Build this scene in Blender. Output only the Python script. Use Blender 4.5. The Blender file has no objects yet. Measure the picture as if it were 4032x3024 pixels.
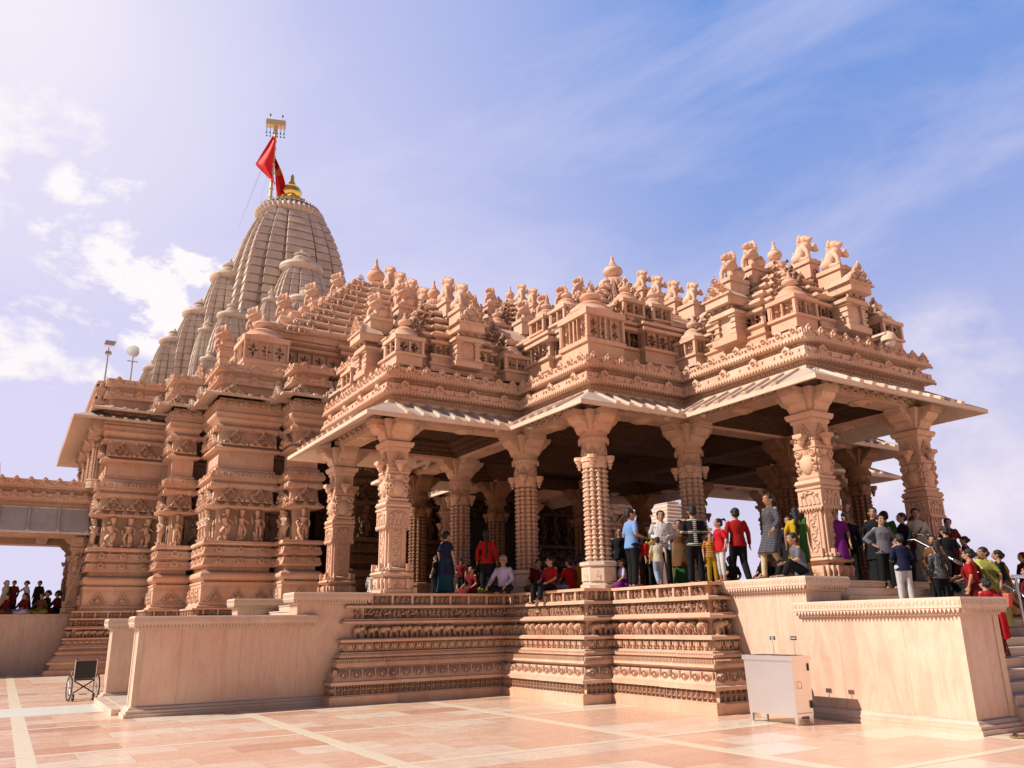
import bpy, math, random
import numpy as np
from mathutils import Matrix, Vector
random.seed(7)
R = math.radians
PI = math.pi
sc = bpy.context.scene
col = sc.collection

# ------------------------------------------------------------------ mesh builder
class MB:
    def __init__(s): s.v = []; s.q = []; s.t = []; s.n = []; s.c = 0
    def add(s, v, q=None, t=None, n=None):
        v = np.asarray(v, float).reshape(-1, 3); s.v.append(v)
        if q is not None and len(q): s.q.append(np.asarray(q, np.int64).reshape(-1, 4) + s.c)
        if t is not None and len(t): s.t.append(np.asarray(t, np.int64).reshape(-1, 3) + s.c)
        if n:
            for f in n: s.n.append([i + s.c for i in f])
        s.c += len(v); return s
    def arr(s):
        v = np.concatenate(s.v) if s.v else np.zeros((0, 3))
        q = np.concatenate(s.q) if s.q else np.zeros((0, 4), np.int64)
        t = np.concatenate(s.t) if s.t else np.zeros((0, 3), np.int64)
        return v, q, t, s.n
    def merge(s, o, M=None):
        v, q, t, n = o.arr()
        if M is not None:
            A = np.array(M); v = v @ A[:3, :3].T + A[:3, 3]
        return s.add(v, q, t, n)
    def stamp(s, o, Ms):
        if not len(Ms): return s
        v, q, t, n = o.arr(); A = np.array([np.array(m) for m in Ms]); k = len(v)
        V = np.einsum('mij,vj->mvi', A[:, :3, :3], v) + A[:, None, :3, 3]
        off = (np.arange(len(A)) * k)[:, None, None]
        Q = (q[None] + off).reshape(-1, 4) if len(q) else None
        T = (t[None] + off).reshape(-1, 3) if len(t) else None
        N = [[i + j * k for i in f] for j in range(len(A)) for f in n] if n else None
        return s.add(V.reshape(-1, 3), Q, T, N)
    def box(s, x0, x1, y0, y1, z0, z1):
        v = [(x, y, z) for z in (z0, z1) for y in (y0, y1) for x in (x0, x1)]
        return s.add(v, [(0, 2, 3, 1), (4, 5, 7, 6), (0, 1, 5, 4), (1, 3, 7, 5), (3, 2, 6, 7), (2, 0, 4, 6)])
    def frus(s, x0, x1, y0, y1, z0, X0, X1, Y0, Y1, z1):
        v = [(x0, y0, z0), (x1, y0, z0), (x0, y1, z0), (x1, y1, z0), (X0, Y0, z1), (X1, Y0, z1), (X0, Y1, z1), (X1, Y1, z1)]
        return s.add(v, [(0, 2, 3, 1), (4, 5, 7, 6), (0, 1, 5, 4), (1, 3, 7, 5), (3, 2, 6, 7), (2, 0, 4, 6)])
    def lathe(s, prof, seg=16, x=0, y=0, z=0, mod=None, ph=0, cap=True):
        a = np.arange(seg) * 2 * PI / seg + ph
        m = np.ones(seg) if mod is None else np.array([mod(i) for i in range(seg)])
        V = []
        for r, h in prof:
            rr = r * m if r > 0 else r * m
            V.append(np.stack([x + rr * np.cos(a), y + rr * np.sin(a), np.full(seg, z + h)], 1))
        V = np.concatenate(V); q = []
        i = np.arange(seg); j = (i + 1) % seg
        for k in range(len(prof) - 1):
            q.append(np.stack([k * seg + i, k * seg + j, (k + 1) * seg + j, (k + 1) * seg + i], 1))
        n = [list(range(seg))[::-1], list(range((len(prof) - 1) * seg, len(prof) * seg))] if cap else None
        return s.add(V, np.concatenate(q), None, n)
    def ell(s, c, r, seg=8, rings=6, M=None):
        if np.isscalar(r): r = (r, r, r)
        V = []; q = []; t = []
        for k in range(1, rings):
            p = PI * k / rings
            for i in range(seg):
                a = 2 * PI * i / seg
                V.append((math.sin(p) * math.cos(a) * r[0], math.sin(p) * math.sin(a) * r[1], -math.cos(p) * r[2]))
        for k in range(rings - 2):
            for i in range(seg):
                j = (i + 1) % seg; q.append((k * seg + i, k * seg + j, (k + 1) * seg + j, (k + 1) * seg + i))
        b = len(V); V += [(0, 0, -r[2]), (0, 0, r[2])]
        for i in range(seg):
            j = (i + 1) % seg; t.append((b, j, i)); t.append((b + 1, (rings - 2) * seg + i, (rings - 2) * seg + j))
        V = np.array(V)
        if M is not None: V = V @ np.array(M)[:3, :3].T
        return s.add(V + np.array(c), q, t)
    def tube(s, pts, rad, seg=6, cap=True):
        pts = [Vector(p) for p in pts]
        if np.isscalar(rad): rad = [rad] * len(pts)
        V = []; q = []; ref = Vector((0, 0, 1))
        for k, p in enumerate(pts):
            d = (pts[min(k + 1, len(pts) - 1)] - pts[max(k - 1, 0)]).normalized()
            if abs(d.dot(ref)) > .95: ref = Vector((1, 0, 0)) if abs(d.x) < .9 else Vector((0, 1, 0))
            a = d.cross(ref).normalized(); b = d.cross(a).normalized(); ref = b.cross(d) if False else ref
            for i in range(seg):
                t = 2 * PI * i / seg; V.append(p + (a * math.cos(t) - b * math.sin(t)) * rad[k] * -1)
        for k in range(len(pts) - 1):
            for i in range(seg):
                j = (i + 1) % seg; q.append((k * seg + i, k * seg + j, (k + 1) * seg + j, (k + 1) * seg + i))
        n = [list(range(seg))[::-1], list(range((len(pts) - 1) * seg, len(pts) * seg))] if cap else None
        return s.add([tuple(v) for v in V], q, None, n)
    def cap_(s, a, b, r0, r1, seg=10):
        """rounded capsule"""
        a = Vector(a); b = Vector(b); d = b - a; L = max(d.length, 1e-5); d.normalize()
        pts = []; rad = []
        for t in (-.98, -.7, 0): pts.append(a + d * t * r0); rad.append(r0 * math.sqrt(max(0, 1 - t * t)) + 1e-4)
        for t in (0, .7, .98): pts.append(b + d * t * r1); rad.append(r1 * math.sqrt(max(0, 1 - t * t)) + 1e-4)
        return s.tube(pts, rad, seg)
    def ext(s, outl, y0, y1):
        """outline in x,z (counter-clockwise seen from -y), extruded from front y0 to back y1"""
        n = len(outl); V = [(x, y0, z) for x, z in outl] + [(x, y1, z) for x, z in outl]
        q = [((i + 1) % n, i, i + n, (i + 1) % n + n) for i in range(n)]
        return s.add(V, q, None, [list(range(n)), list(range(n, 2 * n))[::-1]])
    def ring(s, x, z, r, w, d, seg=10, y=0, sx=1, a0=0, a1=360):
        full = abs(a1 - a0) >= 359; k = seg if full else seg + 1
        V = []
        for i in range(k):
            a = R(a0 + (a1 - a0) * i / seg)
            c, e = math.cos(a), math.sin(a)
            V += [(x + c * (r + w) * sx, y, z + e * (r + w)), (x + c * r * sx, y - d, z + e * r), (x + c * (r - w) * sx, y, z + e * (r - w))]
        q = []
        for i in range(seg):
            j = (i + 1) % k
            q += [(i * 3, j * 3, j * 3 + 1, i * 3 + 1), (i * 3 + 1, j * 3 + 1, j * 3 + 2, i * 3 + 2)]
        return s.add(V, [f[::-1] for f in q])
    def sweep(s, poly, prof, closed=True, cap=None):
        rings = [offset(poly, o, closed) for o, z in prof]; n = len(poly)
        V = np.concatenate([np.concatenate([r, np.full((n, 1), z)], 1) for r, (o, z) in zip(rings, prof)])
        q = []
        m = n if closed else n - 1
        for k in range(len(prof) - 1):
            for i in range(m):
                j = (i + 1) % n; q.append((k * n + i, k * n + j, (k + 1) * n + j, (k + 1) * n + i))
        N = []
        if cap: N.append(list(range((len(prof) - 1) * n, len(prof) * n)))
        return s.add(V, q, None, N)
    def mesh(s, name, mat, smooth=0):
        v, q, t, n = s.arr(); me = bpy.data.meshes.new(name)
        lt = [np.full(len(q), 4), np.full(len(t), 3), np.array([len(f) for f in n], np.int64)]
        tot = np.concatenate(lt).astype(np.int32)
        loops = np.concatenate([q.ravel(), t.ravel(), np.array([i for f in n for i in f], np.int64)]).astype(np.int32)
        me.vertices.add(len(v)); me.vertices.foreach_set('co', v.astype(np.float32).ravel())
        me.loops.add(len(loops)); me.loops.foreach_set('vertex_index', loops)
        me.polygons.add(len(tot)); st = np.concatenate([[0], np.cumsum(tot)[:-1]]).astype(np.int32) if len(tot) else []
        me.polygons.foreach_set('loop_start', st)
        try: me.polygons.foreach_set('loop_total', tot)
        except Exception: pass
        me.update(calc_edges=True)
        if smooth:
            me.polygons.foreach_set('use_smooth', np.ones(len(tot), bool))
            me.set_sharp_from_angle(angle=R(smooth))
        else: me.polygons.foreach_set('use_smooth', np.zeros(len(tot), bool))
        me.materials.append(mat); return me
    def obj(s, name, mat, parent=None, smooth=0, loc=None):
        return link(name, s.mesh(name, mat, smooth), parent, loc)

def offset(poly, off, closed=True):
    P = np.array(poly, float)[:, :2]; n = len(P); out = np.zeros((n, 2))
    for i in range(n):
        a = P[i] - P[i - 1] if (closed or i > 0) else P[i + 1] - P[i]
        b = P[(i + 1) % n] - P[i] if (closed or i < n - 1) else P[i] - P[i - 1]
        a = a / np.linalg.norm(a); b = b / np.linalg.norm(b)
        na = np.array([a[1], -a[0]]); nb = np.array([b[1], -b[0]])
        d = 1 + na @ nb
        out[i] = P[i] + off * (na + nb) / max(d, .3)
    return out

def link(name, me, parent=None, loc=None, rotz=0, scale=None):
    o = bpy.data.objects.new(name, me); col.objects.link(o)
    if parent is not None: o.parent = parent
    if loc is not None: o.location = loc
    if rotz: o.rotation_euler = (0, 0, rotz)
    if scale is not None: o.scale = (scale,) * 3 if np.isscalar(scale) else scale
    return o
def empty(name, loc=(0, 0, 0), parent=None, rotz=0):
    o = bpy.data.objects.new(name, None); col.objects.link(o); o.location = loc; o.rotation_euler = (0, 0, rotz)
    o.empty_display_size = .2
    if parent is not None: o.parent = parent
    return o
def tag(o, label=None, cat=None, group=None, kind=None):
    if label: o['label'] = label
    if cat: o['category'] = cat
    if group: o['group'] = group
    if kind: o['kind'] = kind
    return o

def TM(x, y, z, rz=0, s=1, sx=1, sz=1, rx=0):
    M = Matrix.Translation((x, y, z)) @ Matrix.Rotation(rz, 4, 'Z')
    if rx: M = M @ Matrix.Rotation(rx, 4, 'X')
    return np.array(M @ Matrix.Diagonal((s * sx, s, s * sz, 1)))
def along(poly, off, z, step, margin=0., closed=True, dirs=None, fit=True, jit=0, minlen=0):
    """frames along the edges of an offset outline: local x along, local -y outward; also gives the true step"""
    O = offset(poly, off, closed); n = len(O); out = []
    for i in range(n if closed else n - 1):
        a, b = O[i], O[(i + 1) % n]; L = np.linalg.norm(b - a)
        if L < max(.02, minlen): continue
        u = (b - a) / L; nrm = (round(u[1]), round(-u[0]))
        if dirs and nrm not in dirs: continue
        k = int(round((L - 2 * margin) / step)) if fit else int((L - 2 * margin) / step)
        if k < 1:
            if L < step * .6: continue
            k = 1
        st = (L - 2 * margin) / k; rz = math.atan2(u[1], u[0])
        for j in range(k):
            p = a + u * (margin + st * (j + .5 + (random.uniform(-jit, jit) if jit else 0)))
            sx = st / step if fit else 1
            out.append(TM(p[0], p[1], z, rz, 1, sx))
    return out
VIS = [(-1, 0), (0, -1)]

# ------------------------------------------------------------------ materials
def nodes(name):
    m = bpy.data.materials.new(name); m.use_nodes = True; nt = m.node_tree; nt.nodes.clear()
    out = nt.nodes.new('ShaderNodeOutputMaterial'); b = nt.nodes.new('ShaderNodeBsdfPrincipled')
    nt.links.new(b.outputs[0], out.inputs[0]); return m, nt, b
def N(nt, t, **k):
    n = nt.nodes.new(t)
    for a, v in k.items(): setattr(n, a, v)
    return n
def mixc(nt, fac, a, b, mode='MIX'):
    n = nt.nodes.new('ShaderNodeMix'); n.data_type = 'RGBA'; n.blend_type = mode
    for i, s in ((0, fac), (6, a), (7, b)):
        if isinstance(s, (int, float)): n.inputs[i].default_value = s
        elif isinstance(s, tuple): n.inputs[i].default_value = (*s[:3], 1)
        else: nt.links.new(s, n.inputs[i])
    return n.outputs[2]
def math_(nt, op, a, b=0.):
    n = nt.nodes.new('ShaderNodeMath'); n.operation = op
    for i, s in enumerate((a, b)):
        if isinstance(s, (int, float)): n.inputs[i].default_value = s
        else: nt.links.new(s, n.inputs[i])
    return n.outputs[0]
def ramp(nt, s, stops):
    n = nt.nodes.new('ShaderNodeValToRGB'); e = n.color_ramp.elements
    while len(e) < len(stops): e.new(.5)
    for el, (p, c) in zip(e, stops): el.position = p; el.color = (*c, 1) if isinstance(c, tuple) else (c, c, c, 1)
    nt.links.new(s, n.inputs[0]); return n.outputs[0]
def vmul(nt, src, v):
    n = nt.nodes.new('ShaderNodeVectorMath'); n.operation = 'MULTIPLY'; nt.links.new(src, n.inputs[0]); n.inputs[1].default_value = v; return n.outputs[0]
def noise(nt, vec, scale, detail=4, rough=.55, dist=0):
    n = nt.nodes.new('ShaderNodeTexNoise'); n.inputs['Scale'].default_value = scale; n.inputs['Detail'].default_value = detail
    n.inputs['Roughness'].default_value = rough; n.inputs['Distortion'].default_value = dist; nt.links.new(vec, n.inputs['Vector']); return n.outputs['Fac']

def stone(name, c1, c2, rough=.75, block=(.9, .9, .42), bvar=.42, bump=.25, bscale=30., carve=0., cscale=14., vein=0., weather=.0, spec=.3, stain=.35, joint=0.):
    m, nt, b = nodes(name); g = N(nt, 'ShaderNodeNewGeometry'); pos = g.outputs['Position']
    big = noise(nt, pos, .55, 5, .6); c = mixc(nt, ramp(nt, big, [(.35, 0.), (.68, 1.)]), c1, c2)
    # every block of stone its own tone
    d = N(nt, 'ShaderNodeVectorMath', operation='DIVIDE'); nt.links.new(pos, d.inputs[0]); d.inputs[1].default_value = block
    ad = N(nt, 'ShaderNodeVectorMath', operation='ADD'); nt.links.new(d.outputs[0], ad.inputs[0]); ad.inputs[1].default_value = (.37, .21, .13)
    f = N(nt, 'ShaderNodeVectorMath', operation='FLOOR'); nt.links.new(ad.outputs[0], f.inputs[0])
    w = N(nt, 'ShaderNodeTexWhiteNoise'); nt.links.new(f.outputs[0], w.inputs['Vector'])
    c = mixc(nt, math_(nt, 'MULTIPLY', w.outputs['Value'], bvar), c, (c1[0] * .62, c1[1] * .5, c1[2] * .46))
    c = mixc(nt, math_(nt, 'MULTIPLY', w.outputs['Value'], bvar * .6), c, (min(1, c2[0] * 1.12), c2[1] * 1.16, c2[2] * 1.16)) if bvar > .3 else c
    fine = noise(nt, pos, 9., 8, .7)
    c = mixc(nt, math_(nt, 'MULTIPLY', fine, .35), c, (c1[0] * .55, c1[1] * .48, c1[2] * .45))
    # run-off streaks and grime
    st = noise(nt, vmul(nt, pos, (3.2, 3.2, .35)), 1.1, 6, .65)
    c = mixc(nt, math_(nt, 'MULTIPLY', ramp(nt, st, [(.5, 0.), (.75, 1.)]), stain), c, (c1[0] * .42, c1[1] * .38, c1[2] * .38))
    if vein:
        vn = noise(nt, vmul(nt, pos, (2.6, 2.6, .5)), 1.3, 7, .62, .5)
        c = mixc(nt, math_(nt, 'MULTIPLY', ramp(nt, vn, [(.42, 0.), (.52, 1.), (.62, .1)]), vein), c, (min(1, c2[0] * 1.25), c2[1] * 1.3, c2[2] * 1.3))
    if joint:
        fr = N(nt, 'ShaderNodeVectorMath', operation='FRACTION'); nt.links.new(ad.outputs[0], fr.inputs[0]); sj = N(nt, 'ShaderNodeSeparateXYZ'); nt.links.new(fr.outputs[0], sj.inputs[0])
        j_ = math_(nt, 'MINIMUM', sj.outputs['X'], sj.outputs['Y']); c = mixc(nt, ramp(nt, j_, [(.0, joint), (.004, joint), (.008, 0.)]), c, (c1[0] * .35, c1[1] * .3, c1[2] * .3))
        sc_ = noise(nt, pos, 1.7, 9, .75); c = mixc(nt, ramp(nt, sc_, [(.52, 0.), (.7, .30)]), c, (c1[0] * .7, c1[1] * .55, c1[2] * .5))
    if weather:
        sp = N(nt, 'ShaderNodeSeparateXYZ'); nt.links.new(g.outputs['Normal'], sp.inputs[0])
        up = math_(nt, 'MULTIPLY', ramp(nt, sp.outputs['Z'], [(.35, 0.), (.8, 1.)]), weather)
        c = mixc(nt, math_(nt, 'MULTIPLY', up, ramp(nt, noise(nt, pos, 2.2, 6), [(.3, .2), (.6, 1.)])), c, (.30, .27, .27))
    nt.links.new(c, b.inputs['Base Color']); b.inputs['Specular IOR Level'].default_value = spec
    rr = ramp(nt, fine, [(.3, max(.05, rough - .12)), (.7, min(1., rough + .12))]); nt.links.new(rr, b.inputs['Roughness'])
    h = noise(nt, pos, bscale, 6, .65)
    bp = N(nt, 'ShaderNodeBump'); bp.inputs['Strength'].default_value = bump; bp.inputs['Distance'].default_value = .02; nt.links.new(h, bp.inputs['Height'])
    last = bp
    if carve:
        v = N(nt, 'ShaderNodeTexVoronoi'); v.feature = 'F1'; v.inputs['Scale'].default_value = cscale; nt.links.new(pos, v.inputs['Vector'])
        bc = N(nt, 'ShaderNodeBump'); bc.inputs['Strength'].default_value = carve; bc.inputs['Distance'].default_value = .05
        nt.links.new(math_(nt, 'SINE', math_(nt, 'MULTIPLY', v.outputs['Distance'], 9.)), bc.inputs['Height']); nt.links.new(bp.outputs[0], bc.inputs['Normal']); last = bc
    nt.links.new(last.outputs[0], b.inputs['Normal']); return m

def plain(name, c, rough=.6, metal=0., spec=.5, var=.15, scale=8., bump=0., emit=None):
    m, nt, b = nodes(name); g = N(nt, 'ShaderNodeNewGeometry')
    f = noise(nt, g.outputs['Position'], scale, 5)
    cc = mixc(nt, math_(nt, 'MULTIPLY', f, var * 2), c, tuple(x * .55 for x in c))
    nt.links.new(cc, b.inputs['Base Color']); b.inputs['Roughness'].default_value = rough; b.inputs['Metallic'].default_value = metal
    b.inputs['Specular IOR Level'].default_value = spec
    if bump:
        bp = N(nt, 'ShaderNodeBump'); bp.inputs['Strength'].default_value = bump; bp.inputs['Distance'].default_value = .02
        nt.links.new(noise(nt, g.outputs['Position'], scale * 3, 5), bp.inputs['Height']); nt.links.new(bp.outputs[0], b.inputs['Normal'])
    return m
SA, SB = (.87, .45, .29), (.95, .69, .52)
STONE = stone('sandstone', SA, SB, weather=.25)
DIM = stone('pillar_stone_painted_shade', (.34, .165, .09), (.44, .24, .14), bump=.3)  # pillar stone darkened to paint in the shade of the hall
INNER = stone('floor_stone_painted_shade', (.16, .08, .045), (.22, .12, .07), rough=.3, bump=.03)  # floor colour darkened so the hall interior reads as shaded
CARVED = stone('carved_sandstone', (.84, .41, .26), (.93, .61, .45), carve=.55, cscale=13., bump=.35)
FINEC = stone('finely_carved_sandstone', (.85, .42, .27), (.94, .64, .48), carve=.8, cscale=22., bump=.35)
PALE = stone('pale_sandstone', (.88, .60, .45), (.93, .73, .58), bvar=.18, weather=.55, stain=.25)
SHADEST = stone('hall_stone_painted_shade', (.11, .05, .025), (.15, .07, .035), carve=.5, cscale=9., bump=.3)  # shade of the hall interior put into the stone colour
TOWER = stone('tower_stone', (.76, .61, .51), (.87, .75, .65), block=(1.2, 1.2, .85), bvar=.3, stain=.38, weather=.3)
SLAB = stone('polished_sandstone_slab', (.88, .51, .37), (.94, .67, .52), rough=.42, block=(1.35, 1.35, 9.), bvar=.45, bump=.05, vein=.22, stain=.14, joint=.6, spec=.5)
DARK = plain('painted_dark_passage', (.02, .013, .01), 1., var=.1)  # near-black colour stands for the unlit depth of a doorway
GOLD = plain('gilded_metal', (.95, .66, .16), .22, 1., var=.08, scale=3)
STEEL = plain('stainless_steel', (.86, .83, .81), .33, .85, var=.16, scale=2.2, bump=.05)
CHROME = plain('chrome_tube', (.8, .8, .82), .15, 1.)
BLACK = plain('black_vinyl', (.012, .012, .014), .5)
# ------------------------------------------------------------------ carved ornament (small meshes stamped along the mouldings)
def o_tooth(w, h, d=.04):
    m = MB(); m.add([(-w / 2, -d, 0), (w / 2, -d, 0), (0, -d, -h), (-w / 2, 0, 0), (w / 2, 0, 0), (0, 0, -h)], [(0, 2, 5, 3), (2, 1, 4, 5)], [(0, 1, 2)[::-1]])
    return m
def o_box(w, h, d):
    return MB().box(-w / 2, w / 2, -d, .01, 0, h)
def o_crest(w, h, d=.05):
    """little horseshoe gable with a pierced eye and curling wings"""
    m = MB()
    m.ext([(-w / 2, 0), (w / 2, 0), (w * .5, h * .3), (w * .33, h * .38), (w * .27, h * .72), (w * .1, h * .86), (0, h), (-w * .1, h * .86), (-w * .27, h * .72), (-w * .33, h * .38), (-w * .5, h * .3)], -d, 0)
    m.ring(0, h * .44, h * .2, h * .075, d * .9, 8, -d)
    m.ring(-w * .36, h * .18, h * .1, h * .045, d * .6, 6, -d); m.ring(w * .36, h * .18, h * .1, h * .045, d * .6, 6, -d)
    return m
def o_fret(w, h, d=.06, rows=3, y=0):
    """open-work triangular gable made of scroll rings"""
    m = MB(); n = rows
    for r in range(n):
        k = n - r; rad = w / (2 * n) * .78; zz = h * (r + .45) / n
        for i in range(k):
            xx = (i - (k - 1) / 2) * w / n
            m.ring(xx, zz, rad * .74, rad * .2, d, 9, y, 1)
            m.ring(xx, zz - rad * .15, rad * .3, rad * .14, d, 6, y, 1)
            m.ext([(xx - rad * .16, zz + rad * .7), (xx + rad * .16, zz + rad * .7), (xx, zz + rad * 1.35)], y - d * .6, y + .01)
    t = w * .045
    m.ext([(-w / 2, 0), (w / 2, 0), (w / 2, t), (-w / 2, t)], y - d * 1.2, y + d * .3)
    return m
def o_pedi(w, h, d=.08):
    """solid stepped pediment with concentric arches"""
    m = MB()
    m.ext([(-w / 2, 0), (w / 2, 0), (w * .5, h * .18), (w * .36, h * .3), (w * .3, h * .52), (w * .16, h * .66), (w * .1, h * .86), (0, h), (-w * .1, h * .86), (-w * .16, h * .66), (-w * .3, h * .52), (-w * .36, h * .3), (-w * .5, h * .18)], -d, 0)
    for r in (.16, .29): m.ring(0, h * .3, h * r, h * .045, d * .7, 10, -d, 1)
    for s in (-1, 1):
        m.ring(s * w * .32, h * .14, h * .1, h * .04, d * .6, 8, -d); m.ring(s * w * .19, h * .42, h * .08, h * .035, d * .6, 8, -d)
    m.ring(0, h * .7, h * .09, h * .035, d * .6, 8, -d)
    return m
def o_lat(w, h, d=.1):
    """lattice bay: bar and four-petalled flower"""
    m = MB(); m.box(-w / 2 - .016, -w / 2 + .016, -d, .0, 0, h)
    cx, cz = 0, h / 2; a = w * .40; bz = h * .46; k = w * .1
    for (tx, tz, px, pz) in ((a, 0, 0, k), (-a, 0, 0, k), (0, bz, k, 0), (0, -bz, k, 0)):
        V = [(cx, -d * .4, cz), (cx + tx * .45 + px, -.0, cz + tz * .45 + pz), (cx + tx, -d * .3, cz + tz), (cx + tx * .45 - px, -.0, cz + tz * .45 - pz), (cx + tx * .45, -d, cz + tz * .45)]
        m.add(V, None, [(0, 1, 4), (1, 2, 4), (2, 3, 4), (3, 0, 4), (1, 0, 4), (2, 1, 4), (3, 2, 4), (0, 3, 4)])
    for sx in (-1, 1):
        for sz in (-1, 1):
            m.add([(sx * a * .75, 0, cz + sz * bz * .7), (sx * a * .3, 0, cz + sz * bz * .25), (sx * a * .45, -d * .7, cz + sz * bz * .5)], None, [(0, 1, 2), (0, 2, 1)])
    m.ell((cx, -d * .6, cz), w * .07, 6, 4); return m
def o_oval(w, h, d=.03):
    m = MB(); m.ring(0, h / 2, min(w, h) * .36, w * .09, d, 8, 0, .95)
    m.box(-w * .5, -w * .44, -d, 0, 0, h); m.box(-w * .06, w * .06, -d * .6, 0, h * .12, h * .88); m.box(-w * .3, w * .3, -d * .5, 0, h * .45, h * .55); return m
def o_eleph(v=0):
    """relief elephant about .30 high"""
    m = MB(); t = (-.02, .03, .0, .05)[v % 4]
    m.ell((0, -.025, .185), (.115, .055, .085), 8, 6); m.ell((.03, -.03, .2), (.08, .06, .08), 8, 5)
    hx = .125; m.ell((hx, -.045, .215 + t * .4), (.055, .05, .06), 8, 6); m.ell((hx - .045, -.08, .21), (.035, .015, .05), 6, 5)
    m.tube([(hx + .03, -.05, .2 + t * .4), (hx + .06, -.055, .14 + t), (hx + .05 + t, -.055, .07 + t), (hx + .075 + t, -.055, .035 + 2 * t)], [.027, .022, .016, .011], 5)
    m.tube([(hx + .03, -.08, .185), (hx + .075, -.09, .165)], [.008, .005], 4)
    for x, s in ((-.085, .012), (-.045, -.02 + t), (.055, .02), (.095, -.015 - t)):
        m.tube([(x, -.03, .17), (x + s, -.035, .08), (x + s * 1.5, -.035, .0)], [.034, .026, .025], 6)
    m.tube([(-.11, -.03, .22), (-.135, -.03, .14), (-.13, -.03, .09)], [.01, .008, .006], 4)
    if v % 3 == 1: m.ell((.03, -.04, .3), (.022, .022, .045), 6, 5); m.ell((.03, -.045, .355), .02, 6, 4)
    return m
def o_fig(h=.26, v=0, seg=6):
    """relief human figure: head, crown, torso, bent arms and legs"""
    m = MB(); s = h / .26; rn = random.Random(v); sw = rn.uniform(-.02, .02)
    P = lambda x, y, z: (x * s, y * s, z * s)
    m.ell(P(sw, -.03, .225), (.019 * s, .02 * s, .024 * s), seg, 5); m.ell(P(sw, -.026, .25), (.013 * s, .013 * s, .018 * s), seg, 4)
    m.tube([P(sw, -.025, .21), P(sw * .6, -.03, .185), P(-sw * .3, -.028, .145), P(-sw, -.03, .115)], [.011 * s, .033 * s, .022 * s, .031 * s], seg + 1)
    for d in (-1, 1):
        k = rn.choice([0, 1, 2]); e = (d * .052 - sw * .2, -.035, .15); hnd = [(d * .045, -.045, .105), (d * .02, -.055, .175), (d * .062, -.04, .215)][k]
        m.tube([P(sw * .6 + d * .03, -.028, .19), P(*e), P(*hnd)], [.012 * s, .010 * s, .008 * s], 5)
        kn = d * (.02 + rn.uniform(0, .02))
        m.tube([P(-sw + d * .014, -.03, .12), P(kn, -.038, .062), P(d * .018 + sw, -.03, .005)], [.02 * s, .014 * s, .010 * s], 5)
        m.ell(P(d * .022 + sw, -.042, .006), (.011 * s, .02 * s, .008 * s), 5, 4)
    return m
def o_horse(v=0):
    m = MB(); m.ell((0, -.03, .12), (.07, .035, .035), 7, 5); m.tube([(.055, -.03, .13), (.085, -.035, .19), (.12, -.035, .17)], [.024, .017, .012], 5)
    for x, s in ((-.05, -.03), (-.03, .02), (.045, .03), (.06, -.02)): m.tube([(x, -.03, .11), (x + s, -.03, .055), (x + s * .6, -.03, 0)], [.014, .009, .008], 4)
    m.ell((0, -.035, .19), (.018, .018, .04), 6, 5); m.ell((0, -.035, .24), .015, 5, 4); return m
def o_mask(w, h, k=1.):
    m = MB(); m.box(-w * .42, w * .42, -.02, 0, 0, h); m.ell((0, -.03, h * .5), (w * .27, .03, h * .38), 6, 5)
    for x in (-.3, -.1, .1, .3): m.box(w * (x - .05), w * (x + .05), -.055, -.01, h * .45, h * .95)
    m.ring(0, h * .3, h * .2, h * .08, .02, 7, -.03)
    if k != 1.: m = MB().merge(m, Matrix.Diagonal((1, k, 1, 1)))
    return m
def o_lotus(w, h):
    m = MB(); m.ring(0, h * .5, h * .34, h * .1, .045, 10, 0, 1.1); m.ell((0, -.01, h * .5), (h * .2, .045, h * .2), 6, 5)
    for i in range(7):
        a = i * 2 * PI / 7; m.ell((math.cos(a) * h * .24, -.02, h * .5 + math.sin(a) * h * .22), (h * .07, .04, h * .07), 5, 4)
    m.box(w * .45, w * .5, -.035, 0, 0, h); m.box(-w * .5, -w * .47, -.025, 0, 0, h); return m
TOOTH = o_tooth(.085, .07); CREST = o_crest(.42, .30)
def stamps(m, st, fr, choices=None):
    if choices is None: return m.stamp(st, fr)
    g = {}
    for f in fr: g.setdefault(random.randrange(len(choices)), []).append(f)
    for k, l in g.items(): m.stamp(choices[k], l)
    return m
def crestrow(m, poly, off, z, step, w, h, closed=True, dirs=None):
    c = o_crest(w, h); m.stamp(c, along(poly, off, z, step, 0, closed, dirs)); m.stamp(o_box(w * .22, h * .4, .04), along(poly, off, z, step / 3, 0, closed, dirs))

# ------------------------------------------------------------------ the temple
TS = 1.05
temple = empty('temple', (0, 0, 1.84 - TS * 1.84)); temple.scale = (TS,) * 3
tag(temple, 'carved pink sandstone temple with open pillared hall and tall curved tower', 'temple')
def LZ(z): return (z - (1.84 - TS * 1.84)) / TS
ZF = LZ(2.65)
OX, OY, q1, q2, q3 = 18.13, 22.058, 2.078, 5.448, 9.637
GX, GY = 18.13, 46.6
SX, SY = 18.13, 69.35
def T(mb, name, mat, smooth=0, parent=None):
    return mb.obj(name, mat, parent or temple, smooth)
def W2L(mb):
    return MB().merge(mb, Matrix.Diagonal((1 / TS, 1 / TS, 1 / TS, 1)) @ Matrix.Translation((0, 0, -(1.84 - TS * 1.84))))

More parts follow.
